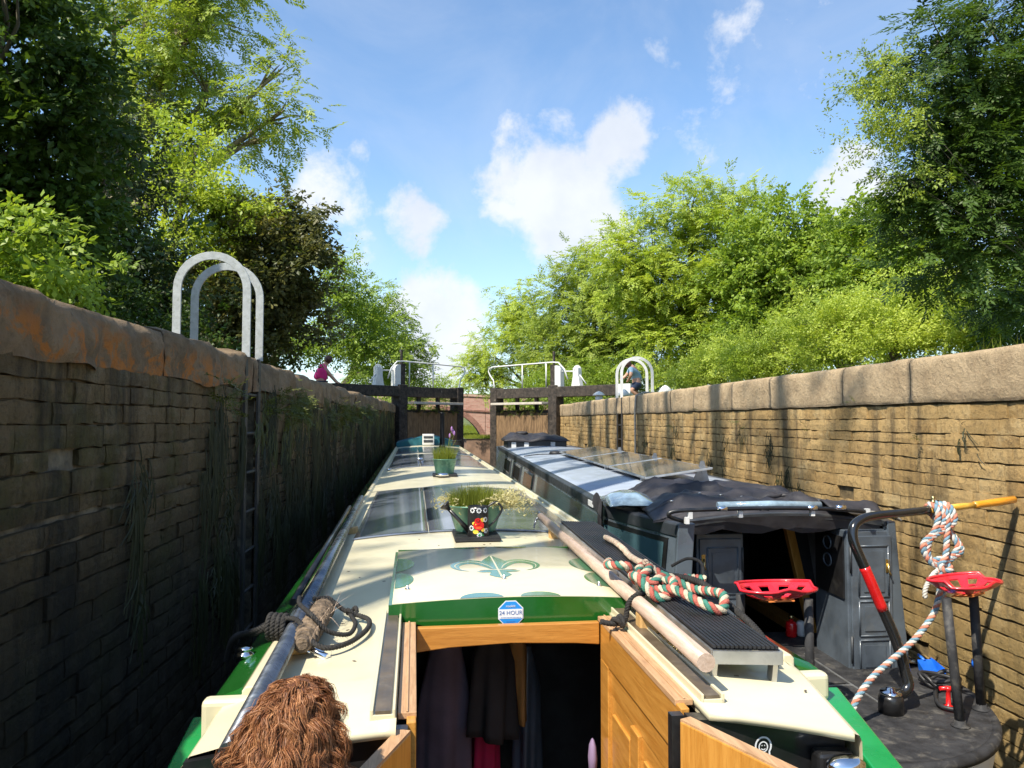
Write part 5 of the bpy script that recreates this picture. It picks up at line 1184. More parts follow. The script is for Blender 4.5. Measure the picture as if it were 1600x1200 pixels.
# tractor seats on posts
def seat(cx, cy, z, tilt, rot, posts, label):
    nb = MB(); R_ = Matrix.Rotation(rot, 3, 'Z') @ Matrix.Rotation(tilt, 3, 'X'); nu, nv = 40, 16; vs = []; fs = []
    def pt(u, v):
        a = 2*pi*u; rx, ry = .205*v, .165*v
        p = Vector((rx*cos(a), ry*sin(a)*(1 if sin(a) > 0 else .92+.08*cos(2*a)), .052*v**2.4 + (.03*v**3 if sin(a) > 0 else 0) - .016*max(0, -sin(a))*v**3 + .018*exp_(a)*v*v))
        return R_ @ p + Vector((cx, cy, z))
    def exp_(a): d = abs(((a-1.5*pi+pi) % (2*pi))-pi); return math.exp(-(d/.25)**2)
    for j in range(nv+1):
        for i in range(nu): vs.append(pt(i/nu, max(.02, j/nv)))
    for j in range(nv):
        v = (j+.5)/nv
        for i in range(nu):
            if .45 < v < .86 and (i % 4 in (1, 2)) and not (.62 < v < .70 and i % 8 < 4): continue
            if .20 < v < .36 and i % 5 in (1, 2): continue
            fs.append((j*nu+i, j*nu+(i+1) % nu, (j+1)*nu+(i+1) % nu, (j+1)*nu+i))
    o_ = len(vs); vs2 = [p-Vector((0,0,.006)) for p in vs]; fs2 = [tuple(o_+k for k in f[::-1]) for f in fs]
    nb.add(vs+vs2, fs+fs2, 0, True); S = nb.build('tractor_seat', M['redseat'], b2, fix=False); S['label'] = label
    nb = MB(); nb.tube([pt(i/nu, 1.0) for i in range(nu)], .008, 6, closed=True); nb.build('seat_rim', M['redseat'], S)
    nb = MB(); nb.box(cx-.07, cx+.07, cy-.05, cy+.05, z-.012, z-.004, rot=R_); nb.build('seat_plate', M['orangeplate'], S)
    for (px, py, tx, ty) in posts:
        nb = MB(); nb.tube([(px,py,DZ),(tx,ty,z-.008)], .023, 12); p = nb.build('seat_post', M['blackrough'], b2)
        nb = MB(); nb.lathe([(.045,0),(.045,.006),(.028,.012),(.026,.03)], (px,py,DZ+.001), 14); nb.build('post_foot', M['blackrough'], p)
        if px > 2.7:
            nb = MB(); nb.lathe([(.0245,0),(.0245,.035)], (px+(tx-px)*.32,py,DZ+.22), 12); nb.build('post_band', M['blue'], p)
seat(1.665, 3.84, -.915, radians(-9), radians(4), ((1.845,3.86,1.84,3.86),(1.535,4.0,1.535,4.0)), 'red pressed tractor seat on two posts nearer the cream boat')
seat(2.665, 3.80, -.895, radians(-10), radians(30), ((2.535,3.70,2.505,3.74),(2.79,3.90,2.735,3.86)), 'bright red pressed tractor seat on two posts near the lock wall')
# bits on the deck
t = thing('deck_scoop', 'bright blue plastic scoop on the stern deck against the grey flank', 'scoop', (2.88,4.47,DZ), B2)
def sc(p): return (2.88+(p[0]-2.87)*.62, 4.47+(p[1]-4.48)*.62, DZ+.004+(p[2])*.62)
nb = MB(); nb.sweep([[sc(p) for p in q] for q in ([(2.76,4.40,.01),(2.98,4.40,.01)],[(2.78,4.52,.02),(2.96,4.52,.02)],[(2.80,4.57,.10),(2.94,4.57,.10)])], 0, False, False, False)
for x0, x1, x2 in ((2.76,2.78,2.80),(2.98,2.96,2.94)): nb.sweep([[sc(p) for p in q] for q in ([(x0,4.40,.01),(x1,4.52,.02),(x2,4.57,.10)],[(x0,4.42,.06),(x1,4.53,.10),(x2,4.575,.12)])], 0, False, False, False)
nb.build('scoop_body', M['blue'], t); nb = MB(); nb.tube([sc((2.87,4.56,.09)),sc((2.87,4.66,.12))], .009, 8); nb.build('scoop_handle', M['blue'], t)
nb = MB(); P = spline([(2.80+.10*cos(a)*(1+.2*sin(3*a)), 4.24+.09*sin(a), DZ+.018+.012*(k % 5)) for k, a in enumerate([q*.8 for q in range(22)])], 4); nb.tube(P, .012, 6)
nb.tube(spline([(2.74,4.2,DZ+.02),(2.62,4.02,DZ+.02),(2.58,3.9,DZ+.02),(2.66,3.84,DZ+.02)], 6), .012, 6); tag(nb.build('black_hose', M['rubber'], loc=(2.8,4.2,DZ), frame=B2), 'heap of black hose on the grey boat stern deck behind the posts', 'hose')
t = thing('red_pump', 'small red hand pump standing behind the seat post on the stern deck', 'hand pump', (2.63,3.93,DZ), B2)
nb = MB(); nb.lathe([(.026,0),(.026,.012),(.012,.02),(.012,.09),(.02,.10),(.02,.11),(.006,.115)], (2.63,3.93,DZ+.001), 14); nb.build('pump_body', M['red'], t)
nb = MB(); nb.tube([(2.585,3.93,DZ+.105),(2.675,3.93,DZ+.105)], .011, 10); nb.build('pump_handle', M['red'], t)
t = thing('red_bottle', 'small red fuel bottle on the cabin step in the dark doorway', 'bottle', (2.40,5.30,DZ), B2)
nb = MB(); nb.lathe([(.036,0),(.04,.006),(.04,.085),(.033,.10),(.014,.108),(.014,.12)], (2.40,5.30,DZ+.001), 16); nb.build('bottle_body', M['red'], t)
nb = MB(); nb.lathe([(.018,.12),(.018,.145),(.0,.147)], (2.40,5.30,DZ+.001), 12); nb.build('bottle_cap', M['brass'], t)
nb = MB(); nb.lathe([(.034,0),(.038,.005),(.036,.09),(.025,.10),(.012,.105),(0,.106)], (2.475,5.31,DZ+.001), 14, sx=.8); tag(nb.build('white_tub', M['white'], loc=(2.475,5.31,DZ), frame=B2), 'small white tub beside the red fuel bottle in the dark doorway', 'tub')
# rope hank on the tiller, down to the deck
def hloop(dx, z0, z1, w, ph):
    return [(2.72+dx, 4.13, z0), (2.735+dx, 4.09, -.485), (2.75+dx, 4.17, -.482)]
Pp = []
for k, (dx, w, zz) in enumerate(((-.03,.05,-.80),(.0,.075,-.79),(.03,.09,-.81),(.055,.07,-.77))):
    Pp += [(2.73+dx, 4.165, -.478), (2.745+dx, 4.115, -.50), (2.735+dx*1.1, 4.095, -.58), (2.70-w+dx*.3, 4.09, -.70+.01*k), (2.665-.3*w, 4.085, -.775), (2.70, 4.075, zz), (2.745+w*.4, 4.085, -.765), (2.79+w*.5, 4.09, -.70-.008*k), (2.775+dx*.3, 4.14, -.60), (2.74+dx, 4.20, -.51)]
Pp += [(2.73,4.16,-.47),(2.76,4.10,-.52),(2.745,4.08,-.66),(2.72,4.06,-.76),(2.685,4.05,-.80),(2.70,4.04,-.83),(2.745,4.05,-.82),(2.73,4.09,-.79),(2.69,4.09,-.80),(2.685,4.05,-.85),(2.665,4.03,-.93),(2.60,3.98,-1.03),(2.50,3.95,-1.13),(2.40,3.92,-1.20),(2.29,3.87,-1.245),(2.14,3.80,-1.31),(2.02,3.74,-1.40),(1.97,3.70,-1.48),(1.95,3.66,-1.51)]
nb = MB(); twisted(nb, spline(Pp, 7), .0165, [0, 1, 2], .07)
tag(nb.build('mooring_rope', [M['rope_blue'], M['rope_orange'], M['rope_white']], loc=(2.7,4.1,-.8), frame=B2, fix=False), 'blue, orange and white rope hanked over the tiller and trailing to the deck', 'rope', 'multicoloured ropes')
nb = MB(); twisted(nb, spline([(2.70,4.08,-.83),(2.715,4.06,-.90),(2.705,4.06,-.97),(2.71,4.05,-1.03)], 7), .0135, [0, 1, 2], .06)
twisted(nb, spline([(2.69,4.07,-.83),(2.64,4.05,-.85),(2.59,4.04,-.92),(2.585,4.04,-.97)], 7), .013, [2, 2, 2], .05)
tag(nb.build('rope_end', [M['rope_blue'], M['rope_orange'], M['rope_white']], loc=(2.7,4.06,-.9), frame=B2, fix=False), 'short frayed rope ends hanging under the hank on the tiller', 'rope')
# ---- folded canopy, its frame, roof box and solar rack
cv = thing('folded_canopy', 'crumpled black canvas canopy folded down on the grey boat roof', 'canopy', (1.9,5.4,-.60), B2)
rngc = np.random.default_rng(5)
def canopy(u, v):
    A_, B_, C_, D_ = Vector((1.27,4.72,0)), Vector((2.56,4.64,0)), Vector((2.62,5.75,0)), Vector((1.40,6.35,0))
    p = (A_*(1-u)+B_*u)*(1-v) + (D_*(1-u)+C_*u)*v
    e = (min(1, 7*u)*min(1, 7*(1-u))*min(1, 6*v)*min(1, 6*(1-v)))**.6
    q = np.array([[p.x, p.y, 0]]); f = float(fbm(q*np.array([[1.6,3.2,1]])+np.array([[0,p.x*1.2,0]]), 1.5, 4, 4)[0]); g = float(vnoise(q*np.array([[1.0,5.0,1]]), 2.2, 7)[0])
    rd = float(abs(vnoise(q*np.array([[1.3,4.2,1]])+np.array([[p.y*.7,p.x*1.5,0]]), 1.6, 11)[0])); rd2 = float(abs(vnoise(q*np.array([[3.0,5.0,1]]), 2.1, 14)[0]))
    h = .095 + .075*sin(pi*u)**.7*(.45+.55*sin(pi*v))*(1.15-.5*u) + .06*math.exp(-((u-.12)/.12)**2-((v-.85)/.2)**2) + .055*f + .045*g - .17*rd - .06*rd2 + .02
    p.z = (-.628+.05*(1-((p.x-2.05)/.9)**2)) + max(.012, h*.66)*e - .03*(1-min(1, 6*v))*1.0
    p.x += .05*f*e; p.y += .06*g
    return p
nb = MB(); grid(nb, canopy, 84, 64); c_ = nb.build('canvas', M['canvas'], cv); sm = c_.modifiers.new('thick', 'SOLIDIFY'); sm.thickness = .006
nb = MB(); grid(nb, lambda u, v: Vector((1.08+.34*u+.05*v, 5.15+.62*v, -.585+.075*sin(pi*u)**.6*sin(pi*v)**.6+.02*float(vnoise(np.array([[u*4, v*4, 0]]), 1.3, 2)[0]))), 16, 20); q = nb.build('clear_window', M['plastic'], cv); sm = q.modifiers.new('thick', 'SOLIDIFY'); sm.thickness = .005
nb = MB(); grid(nb, lambda u, v: Vector((1.095-.02*v+.02*u, 5.50+.45*u-.06*v, -.600-.10*v*(1-.5*u)+.05*sin(pi*u)*(1-v))), 14, 10); nb.build('loose_flap', M['canvas'], cv)
nb = MB(); grid(nb, lambda u, v: Vector((1.10+.016*sin(9*u)+.0*v, 5.55+.12*u+.03*v*sin(5*u), -.60-.30*v)), 6, 8); nb.build('hanging_strap', M['canvas'], cv)
nb = MB(); grid(nb, lambda u, v: Vector((2.35+.36*u, 4.60+.26*v+.05*u, -.56+.05*sin(pi*v)-.02*u+.015*float(vnoise(np.array([[u*5, v*3, 3]]), 1.7, 2)[0]))), 12, 8); q = nb.build('canvas_roll', M['canvas'], cv); q.modifiers.new('thick', 'SOLIDIFY').thickness = .01
nb = MB(); nb.tube(spline([(1.42,4.60,-.62),(1.32,4.56,-.585),(1.33,4.55,-.556),(1.45,4.54,-.545),(1.9,4.52,-.535),(2.3,4.53,-.545),(2.56,4.55,-.568)], 6), .013, 10); fr2 = nb.build('frame_tube', M['black'], cv)
nb = MB(); nb.tube([(1.62,4.575,-.527),(1.95,4.56,-.520),(2.26,4.56,-.528)], .026, 12); nb.build('rolled_plastic', M['plastic'], cv)
nb = MB()
for x in (1.60, 1.86, 2.16, 2.34): nb.tube([(x,4.526,-.537),(x+.06,4.525,-.537)], .0155, 10)
nb.build('tube_joint', M['chrome'], fr2)
nb = MB()
for x, z in ((1.42,-.605),(1.44,-.575),(1.75,-.57),(2.55,-.565),(2.20,-.565)): nb.box(x-.012, x+.012, 4.53, 4.56, z-.022, z+.018)
nb.build('frame_clamp', M['white'], fr2)
nb = MB(); nb.tube(spline([(2.56,4.55,-.568),(2.62,4.56,-.575),(2.74,4.58,-.60),(2.80,4.6,-.63)], 5), .009, 8); nb.build('tie_cord', M['rope_grey'], cv)
nb = MB()
for k in range(9):
    u = random.uniform(.08, .9); v = random.uniform(.1, .5); p = canopy(u, v); nb.lathe([(.013,0),(.011,.005),(0,.006)], (p.x,p.y,p.z+.002), 8)
nb.build('press_stud', M['alu'], c_)
nb = MB(); nb.sweep([[(xl(4.66)+.06+ (xr(4.66)-xl(4.66)-.12)*k/10, 4.655, -.63+.03*sin(pi*k/10)) for k in range(11)], [(xl(4.66)+.06+(xr(4.66)-xl(4.66)-.12)*k/10, 4.68, -.70-.02*sin(k*2.2)-(.06 if 2 < k < 8 else 0)*0) for k in range(11)]], 0, True, False, False); nb.build('hanging_canvas', M['canvas'], cv)
# roof box
bx = thing('roof_box', 'low roof box under a tied black cover at the grey boat bow', 'box', (1.9,17,-.62), B2)
nb = MB(); nb.box(1.24, 2.56, 16.75, 17.75, -.66, -.44); nb.build('box_base', M['greydark'], bx, bevel=.03)
nb = MB()
def cover(u, v):
    e = (min(1, 6*u)*min(1, 6*(1-u))*min(1, 5*v)*min(1, 5*(1-v)))**.5; f = float(fbm(np.array([[u*3.2, v*2.2, 0]]), 1.2, 5, 3)[0])
    return Vector((1.18+1.44*u, 16.68+1.14*v, -.47+(.15+.05*f-.05*u)*e+.02*f))
grid(nb, cover, 28, 20); q = nb.build('box_cover', M['canvas'], bx); q.modifiers.new('thick', 'SOLIDIFY').thickness = .02
nb = MB(); nb.lathe([(.0,.06),(.12,.05),(.16,.0)], (1.62,17.3,-.33), 14); nb.build('cover_hump', M['canvas'], bx)
nb = MB()
for x in (1.34, 1.62, 2.2): nb.box(x, x+.10, 16.72, 16.745, -.62, -.50)
nb.build('side_vent', M['whitew'], bx)
# tilted solar panels on triangular brackets
def rack(label, ya, yb):
    t = thing('solar_panel', label, 'solar panel', (2.15,(ya+yb)/2,-.60), B2, 'tilted solar panels in a row on the grey roof')
    p = [Vector((1.80,ya,-.555)), Vector((1.80,yb,-.555)), Vector((2.44,yb,-.465)), Vector((2.44,ya,-.465))]
    up = Vector((0,0,.018)); nb = MB(); nb.add(p + [q+up for q in p], [(3,2,1,0),(4,5,6,7),(0,1,5,4),(1,2,6,5),(2,3,7,6),(3,0,4,7)]); f = nb.build('panel_frame', M['alu'], t, bevel=.003)
    c = (p[0]+p[2])/2; q = [c+(k-c)*.95+up+Vector((0,0,.0015)) for k in p]; nb = MB(); nb.add(q, [(0,1,2,3)]); nb.build('panel_cells', M['cells'], f)
    for y in (ya+.25,):
        nb = MB(); nb.prism([(2.33,-.59),(2.49,-.60),(2.44,-.40),(2.41,-.40)], y-.006, y+.006, 'y'); nb.lathe([(.022,-.02),(.022,.02)], (2.43,y,-.50), 10, rot=Matrix.Rotation(pi/2, 3, 'X')); nb.build('bracket', M['satin'], t)
        nb = MB(); nb.box(1.82, 1.86, y-.02, y+.02, -.60, -.55); nb.build('foot', M['alu'], t)
rack('nearest tilted solar panel, its end tucked by the black canopy', 7.0, 8.65); rack('middle tilted solar panel of three on the grey roof', 8.72, 10.55); rack('tilted solar panel farthest from the black canopy', 10.62, 12.6)
nb = MB(); nb.tube(spline([(1.25,12.9,-.625),(1.5,13.0,-.60),(1.8,12.85,-.585),(2.1,13.1,-.578)], 6), .012, 6); nb.lathe([(.0,.06),(.09,.05),(.12,0)], (1.78,12.9,-.59), 12); tag(nb.build('roof_cable', M['rubber'], loc=(1.8,12.9,-.6), frame=B2), 'black cable and gland on the grey roof beyond the solar panels', 'cable')
# ================================================================== PEOPLE at the balance beams
def A3(u, v, Y): return tuple(at(u, v, Y))
def figure(label, loc, J, edges, parts):
    t = thing('person', label, 'person', loc); keys = list(J); idx = {k: i for i, k in enumerate(keys)}
    V, F = skin_mesh([(*J[k][0], J[k][1]) for k in keys], [(idx[a], idx[b]) for a, b in edges], 2)
    nb = MB(); nb.add(V, F, 0, True)
    nb.build('body', M['skin'], t)
    for nm, mat, sub, grow in parts:
        ks = [k for k in keys if any(k in e for e in sub)]; ix = {k: i for i, k in enumerate(ks)}
        V, F = skin_mesh([(*J[k][0], J[k][1]+grow.get(k, grow['*'])) for k in ks], [(ix[a], ix[b]) for a, b in sub], 2); nb = MB(); nb.add(V, F, 0, True); nb.build(nm, mat, t)
    return t
def head_extras(t, c, face, up, r, hair):
    c = Vector(c); f = Vector(face).normalized(); u = Vector(up); s = f.cross(u).normalized(); u = s.cross(f)
    nb = MB(); vs = []
    n = 16
    for j in range(9):
        for i in range(n):
            a = 2*pi*i/n; th = pi*j/8; d = u*cos(th) + (f*cos(a)+s*sin(a))*sin(th); k = d.dot(f)
            rr = r*1.10 if (k < .35 or d.dot(u) > .55) else r*.9
            vs.append(c + d*rr - f*r*.1)
    nb.add(vs, [(j*n+i, j*n+(i+1) % n, (j+1)*n+(i+1) % n, (j+1)*n+i) for j in range(8) for i in range(n)], 0, True)
    if hair == 'long': nb.tube([c-f*r*.75+u*r*.2, c-f*r*1.1-u*r*.9, c-f*r*.95-u*r*2.0], [r*.6, r*.55, r*.15], 10)
    nb.build('hair', M['hair'], t)
# woman leaning on the end of the left balance beam
Y = 20.35; g = 2.60
hip = Vector(A3(499, 599, Y)); sho = Vector(A3(505, 574.5, Y+.05)); hd = Vector(A3(513.5, 567, Y+.08)); hand = Vector((-2.78, 20.55, 3.15))
d = Vector((0,.17,0)); J = {'pel': (hip, .15), 'waist': (hip.lerp(sho, .4), .13), 'chest': (hip.lerp(sho, .78), .15), 'neck': (sho.lerp(hd, .45), .05), 'head': (hd, .095), 'crown': (hd+Vector((.02,0,.07)), .075),
  'shl': (sho+Vector((.0,-.17,-.02)), .052), 'ell': (sho.lerp(hand, .5)+Vector((.02,-.14,-.06)), .038), 'hal': (hand+Vector((0,-.08,.02)), .03), 'fil': (hand+Vector((.09,-.06,.0)), .016),
  'shr': (sho+Vector((.0,.17,-.02)), .052), 'elr': (sho.lerp(hand, .5)+Vector((.02,.14,-.06)), .038), 'har': (hand+Vector((.02,.08,.02)), .03), 'fir': (hand+Vector((.1,.08,.0)), .016),
  'thl': (hip+Vector((.05,-.10,-.10)), .09), 'knl': (hip+Vector((.30,-.11,-.28)), .06), 'anl': (Vector((hip.x+.05, hip.y-.11, g+.08)), .04), 'tol': (Vector((hip.x+.24, hip.y-.11, g+.03)), .03),
  'thr': (hip+Vector((.0,.10,-.10)), .09), 'knr': (hip+Vector((.12,.11,-.32)), .06), 'anr': (Vector((hip.x-.15, hip.y+.11, g+.08)), .04), 'tor': (Vector((hip.x+.04, hip.y+.11, g+.03)), .03)}
BE = [('pel','waist'),('waist','chest'),('chest','neck'),('neck','head'),('head','crown'),('chest','shl'),('shl','ell'),('ell','hal'),('hal','fil'),('chest','shr'),('shr','elr'),('elr','har'),('har','fir'),('pel','thl'),('thl','knl'),('knl','anl'),('anl','tol'),('pel','thr'),('thr','knr'),('knr','anr'),('anr','tor')]
for q in J:
    if q[:2] not in ('an', 'to'): J[q] = (J[q][0]+Vector((0,0,-.02 if q[:2] in ('ha','fi') else .05)), J[q][1])
hd = hd+Vector((0,0,.05))
w = figure('woman in a bright pink sleeveless top leaning on the end of the balance beam', (hip.x, hip.y, g), J, BE,
    [('pink_top', M['pink'], [('pel','waist'),('waist','chest'),('chest','shl'),('chest','shr')], {'*': .055, 'shl': .028, 'shr': .028}),
     ('trousers', M['navy'], [('pel','thl'),('thl','knl'),('knl','anl'),('pel','thr'),('thr','knr'),('knr','anr')], {'*': .018, 'pel': .012})])
head_extras(w, hd+Vector((.01,0,.03)), (1,.2,-.3), (0,0,1), .105, 'short')
# man pushing the white beam end
Y = 19.55; g = 2.585
P_ = lambda u, v, y=Y: Vector(A3(u, v, y))
hip = P_(994.5, 597); sho = P_(989, 574.5); hd = P_(980.5, 571)
J = {'pel': (hip, .125), 'waist': (hip.lerp(sho, .45)+Vector((.05,0,0)), .125), 'chest': (hip.lerp(sho, .85)+Vector((.03,0,0)), .135), 'neck': (sho.lerp(hd, .5)+Vector((0,0,.02)), .055), 'head': (hd, .092), 'crown': (hd+Vector((-.03,0,.07)), .075),
  'shl': (P_(987,577,Y-.2), .06), 'ell': (P_(985.5,587,Y-.28), .045), 'hal': (P_(981.5,595,Y-.05), .034), 'fil': (P_(979.3,597.3,Y+.02), .018),
  'shr': (P_(986,577,Y+.2), .06), 'elr': (P_(977.5,588,Y+.25), .045), 'har': (P_(970.5,592.5,Y+.25), .034), 'fir': (P_(968,593.5,Y+.25), .018),
  'thl': (hip+Vector((-.03,-.11,-.10)), .10), 'knl': (P_(986.5,610,Y-.11), .062), 'anl': (Vector((hip.x+.14, hip.y-.11, g+.08)), .042), 'tol': (Vector((hip.x-.06, hip.y-.11, g+.03)), .032),
  'thr': (hip+Vector((.03,.11,-.10)), .10), 'knr': (P_(992,612,Y+.11), .062), 'anr': (Vector((hip.x+.34, hip.y+.11, g+.08)), .042), 'tor': (Vector((hip.x+.16, hip.y+.11, g+.03)), .032)}
m = figure('man in a pale blue t-shirt and navy shorts pushing the white beam end', (hip.x, hip.y, g), J, BE,
    [('t_shirt', M['bluecloth'], [('pel','waist'),('waist','chest'),('chest','shl'),('shl','ell'),('chest','shr'),('shr','elr')], {'*': .025, 'ell': -.02, 'elr': -.02}),
     ('shorts', M['navy'], [('pel','thl'),('thl','knl'),('pel','thr'),('thr','knr')], {'*': .028, 'pel': .018, 'knl': .01, 'knr': .01})])
head_extras(m, hd+Vector((-.01,0,.03)), (-1,.1,-.5), (0,0,1), .10, 'short')
# ================================================================== GREENERY
def leaf_template(kind, seed):
    r = np.random.default_rng(seed); V = []; F = []
    def leaf(p, d, nrm, l, w):
        d = d/np.linalg.norm(d); s = np.cross(d, nrm); s /= max(np.linalg.norm(s), 1e-6); up = np.cross(s, d); o = len(V)
        V.extend([p, p+d*l*.45+s*w*.5-up*w*.14, p+d*l-up*l*.10, p+d*l*.45-s*w*.5-up*w*.14]); F.append((o, o+1, o+2, o+3))
    if kind == 'ash':
        for b in range(3):
            a0 = r.uniform(-.7, .7); b0 = .25*b; ax = np.array([cos(a0), sin(a0), r.normal(0, .25)]); ax /= np.linalg.norm(ax); o = np.array([b0, 0, 0.])
            L = .62; sd = np.cross(ax, [0,0,1]); 
            for k in range(5):
                for s in (-1, 1):
                    p = o + ax*L*(.18+.18*k) + r.normal(0, .012, 3); leaf(p, ax*.6 + sd*s + r.normal(0, .15, 3), np.array([0,0,1])+r.normal(0, .3, 3), .22*r.uniform(.8, 1.2), .085)
            leaf(o+ax*L, ax, np.array([0,0,1])+r.normal(0, .3, 3), .24, .09)
    else:
        for k in range(26):
            t = r.random(); q = r.normal(0, 1, 3); q[2] *= .7; p = np.array([t, 0, 0]) + q*.16*(1-.5*t); d = np.array([.6, 0, -.1]) + q*.6
            sz = .20 if kind == 'bush' else .27
            leaf(p, d, np.array([0,0,1])+r.normal(0, .45, 3), sz*r.uniform(.7, 1.25), sz*(.55 if kind == 'bush' else .62))
    return np.array(V), np.array(F)
TPL = {k: [leaf_template(k, i*7+len(k)) for i in range(6)] for k in ('ash', 'bush', 'broad')}
def place_sprays(P, D, L, kind, r):
    n = len(P); Vs = []; Fs = []; off = 0; pick = r.integers(0, 6, n)
    D = D/np.linalg.norm(D, axis=1)[:, None]
    up = np.array([-.30,-.28,.90]) + r.normal(0, .28, (n, 3)); S = np.cross(up, D); S /= np.maximum(np.linalg.norm(S, axis=1), 1e-6)[:, None]; U = np.cross(D, S)
    sc = L*r.uniform(.65, 1.3, n)
    for k in range(6):
        m = np.where(pick == k)[0]
        if not len(m): continue
        V, F = TPL[kind][k]
        W = P[m][:, None, :] + sc[m][:, None, None]*(V[None, :, 0:1]*D[m][:, None, :] + V[None, :, 1:2]*S[m][:, None, :] + V[None, :, 2:3]*U[m][:, None, :])
        Fs.append((F[None]+(np.arange(len(m))*len(V))[:, None, None]+off).reshape(-1, 4)); Vs.append(W.reshape(-1, 3)); off += len(m)*len(V)
    return np.concatenate(Vs), np.concatenate(Fs)
NL = [0]; DM = 1.75
def tree(name, label, Y, base, ground, mat, lobes, L=.45, dens=3.0, kind='ash', bark='bark', trunk=.16, seed=0, group=None, droop=.25, cat='tree', clump=15, branches=9, gap=0.0):
    """lobes: (u, v, ru, rv, dY) ellipsoids of the crown, given where they stand in depth"""
    r = np.random.default_rng(seed+100); B = Vector((*base, ground)) if len(base) == 2 else Vector(base)
    t = thing(name, label, cat, B, WORLD, group); Ps = []; Ds = []; nb = MB()
    C = [(Vector(at(u, v, Y+dy)), ru*(Y+dy)/1200, rv*(Y+dy)/1200) for (u, v, ru, rv, dy) in lobes]
    zt = max(c[0].z for c in C); top = Vector((sum(c[0].x for c in C)/len(C), sum(c[0].y for c in C)/len(C), zt))
    fork = B.lerp(top, .35) + Vector((r.normal(0, .15), r.normal(0, .15), 0))
    nb.tube([B-Vector((0,0,.2)), B.lerp(fork, .5)+Vector((r.normal(0, .06), 0, 0)), fork, fork.lerp(top, .6), top], [trunk*1.25, trunk, trunk*.8, trunk*.45, trunk*.1], 10)
    for (c, rx, rzz) in C:
        ry = (rx+rzz)/2; area = pi*rx*rzz; n = int(dens*DM*(1.35 if group == GR else 1)*area/(L*L*.34))+6; m = max(5, n//clump)
        d = r.normal(0, 1, (m, 3)); d /= np.linalg.norm(d, axis=1)[:, None]; q = r.random(m)**.38
        q = q*(1+.30*fbm(d+np.array([c.x, c.y, c.z]), 1.6, seed, 2))
        cc = np.array(c) + d*q[:, None]*np.array([rx, ry, rzz])
        if gap: 
            keep = vnoise(cc, 1/(L*2.2), seed+3) > -1+2*gap; 
            if keep.sum() > 3: cc, d, q, m = cc[keep], d[keep], q[keep], int(keep.sum())
        k = r.integers(0, m, n); s_ = L*.75
        p = cc[k] + r.normal(0, 1, (n, 3))*np.array([s_, s_, s_*.6]); dd = d[k]*.8 + r.normal(0, .55, (n, 3)); dd[:, 2] = dd[:, 2]*.55 - droop
        Ps.append(p); Ds.append(dd)
        mid = fork.lerp(c, .55)+Vector((0,0,.12*rzz)); nb.tube([fork, mid, c], [trunk*.5, trunk*.3, trunk*.13], 6)
        for i in r.choice(m, min(m, branches), replace=False):
            e = Vector(cc[i]); mm = c.lerp(e, .5)+Vector(r.normal(0, .06*rx, 3)); nb.tube([c.lerp(mid, .2), mm, e], [trunk*.12, trunk*.07, .006], 4)
    V, F = place_sprays(np.concatenate(Ps), np.concatenate(Ds), L, kind, r); NL[0] += len(F)
    np_mesh('crown' if cat != 'bush' else 'foliage', V, F, M[mat], t); nb.build('trunk' if cat != 'bush' else 'stems', M[bark], t, fix=False)
    return t
gl, gr = 2.585, 2.6
GL, GR = 'trees on the shaded bank', 'trees on the sunlit bank'
# ---- left bank
tree('sycamore_tree', 'large dark broad-leaved tree at the left edge, nearest over the coping', 7.2, (-5.6, 6.6), gl, 'leaf_dark', [(15,110,95,150,0),(-60,250,110,170,.3),(50,330,70,110,.4),(30,20,90,110,.5),(-30,420,100,70,.2),(85,230,45,80,.6)], .30, 3.2, 'broad', seed=1, group=GL, trunk=.22)
tree('low_bush', 'low bush of bright broad leaves just above the eroded coping', 5.4, (-3.2, 5.4), gl, 'leaf_mid', [(40,405,70,45,0),(-30,390,80,60,.2),(85,430,38,26,.1)], .20, 3.0, 'broad', seed=2, cat='bush', trunk=.03)
tree('ash_tree', 'tall airy ash tree with sky showing through its pale leaves', 16, (-8.2, 16.5), gl, 'leaf_ash', [(300,40,110,70,0),(205,110,80,75,0),(260,170,90,70,.5),(340,130,70,60,.3),(395,160,48,48,0),(430,115,28,28,0),(440,175,34,24,0),(400,215,50,30,0),(180,20,80,80,.6),(310,-60,120,70,.4),(240,-30,90,70,0)], .42, 2.1, 'ash', 'barkpale', seed=3, group=GL, trunk=.26, branches=16, gap=.40)
tree('hawthorn_tree', 'dark fine-twigged thorn tree between the sycamore and the ash', 10.5, (-6.0, 10.6), gl, 'leaf_thicket', [(160,290,75,95,0),(130,390,90,85,-.3),(215,425,60,65,-.2),(175,200,50,55,.3),(270,480,60,45,0),(110,300,60,70,.3)], .32, 3.3, 'bush', seed=4, group=GL, droop=.5, branches=14)
tree('field_maple_tree', 'sunlit yellow-green tree behind the dark thorn tree', 13.2, (-5.4, 13.6), gl, 'leaf_light', [(305,260,60,60,0),(290,340,48,60,0),(345,310,50,50,.2),(270,230,45,40,.3),(330,400,55,50,.2)], .36, 3.0, 'bush', seed=5, group=GL)
tree('copper_tree', 'bronze-leaved dark tree behind the tall white hoops', 14, (-4.3, 14.2), gl, 'leaf_bronze', [(415,330,48,42,0),(430,400,66,70,0),(380,460,80,80,-.2),(442,490,36,50,0),(340,520,60,50,-.3),(410,545,46,36,0),(465,380,30,36,0)], .34, 3.3, 'broad', seed=6, group=GL, branches=12)
tree('hazel_tree', 'mid-green tree beyond the bronze tree', 24, (-6.2, 24.6), gl, 'leaf_mid', [(525,440,36,50,0),(540,500,52,60,0),(512,530,44,34,0),(575,540,42,50,.5),(520,400,16,26,0)], .42, 3.2, 'bush', seed=7, group=GL)
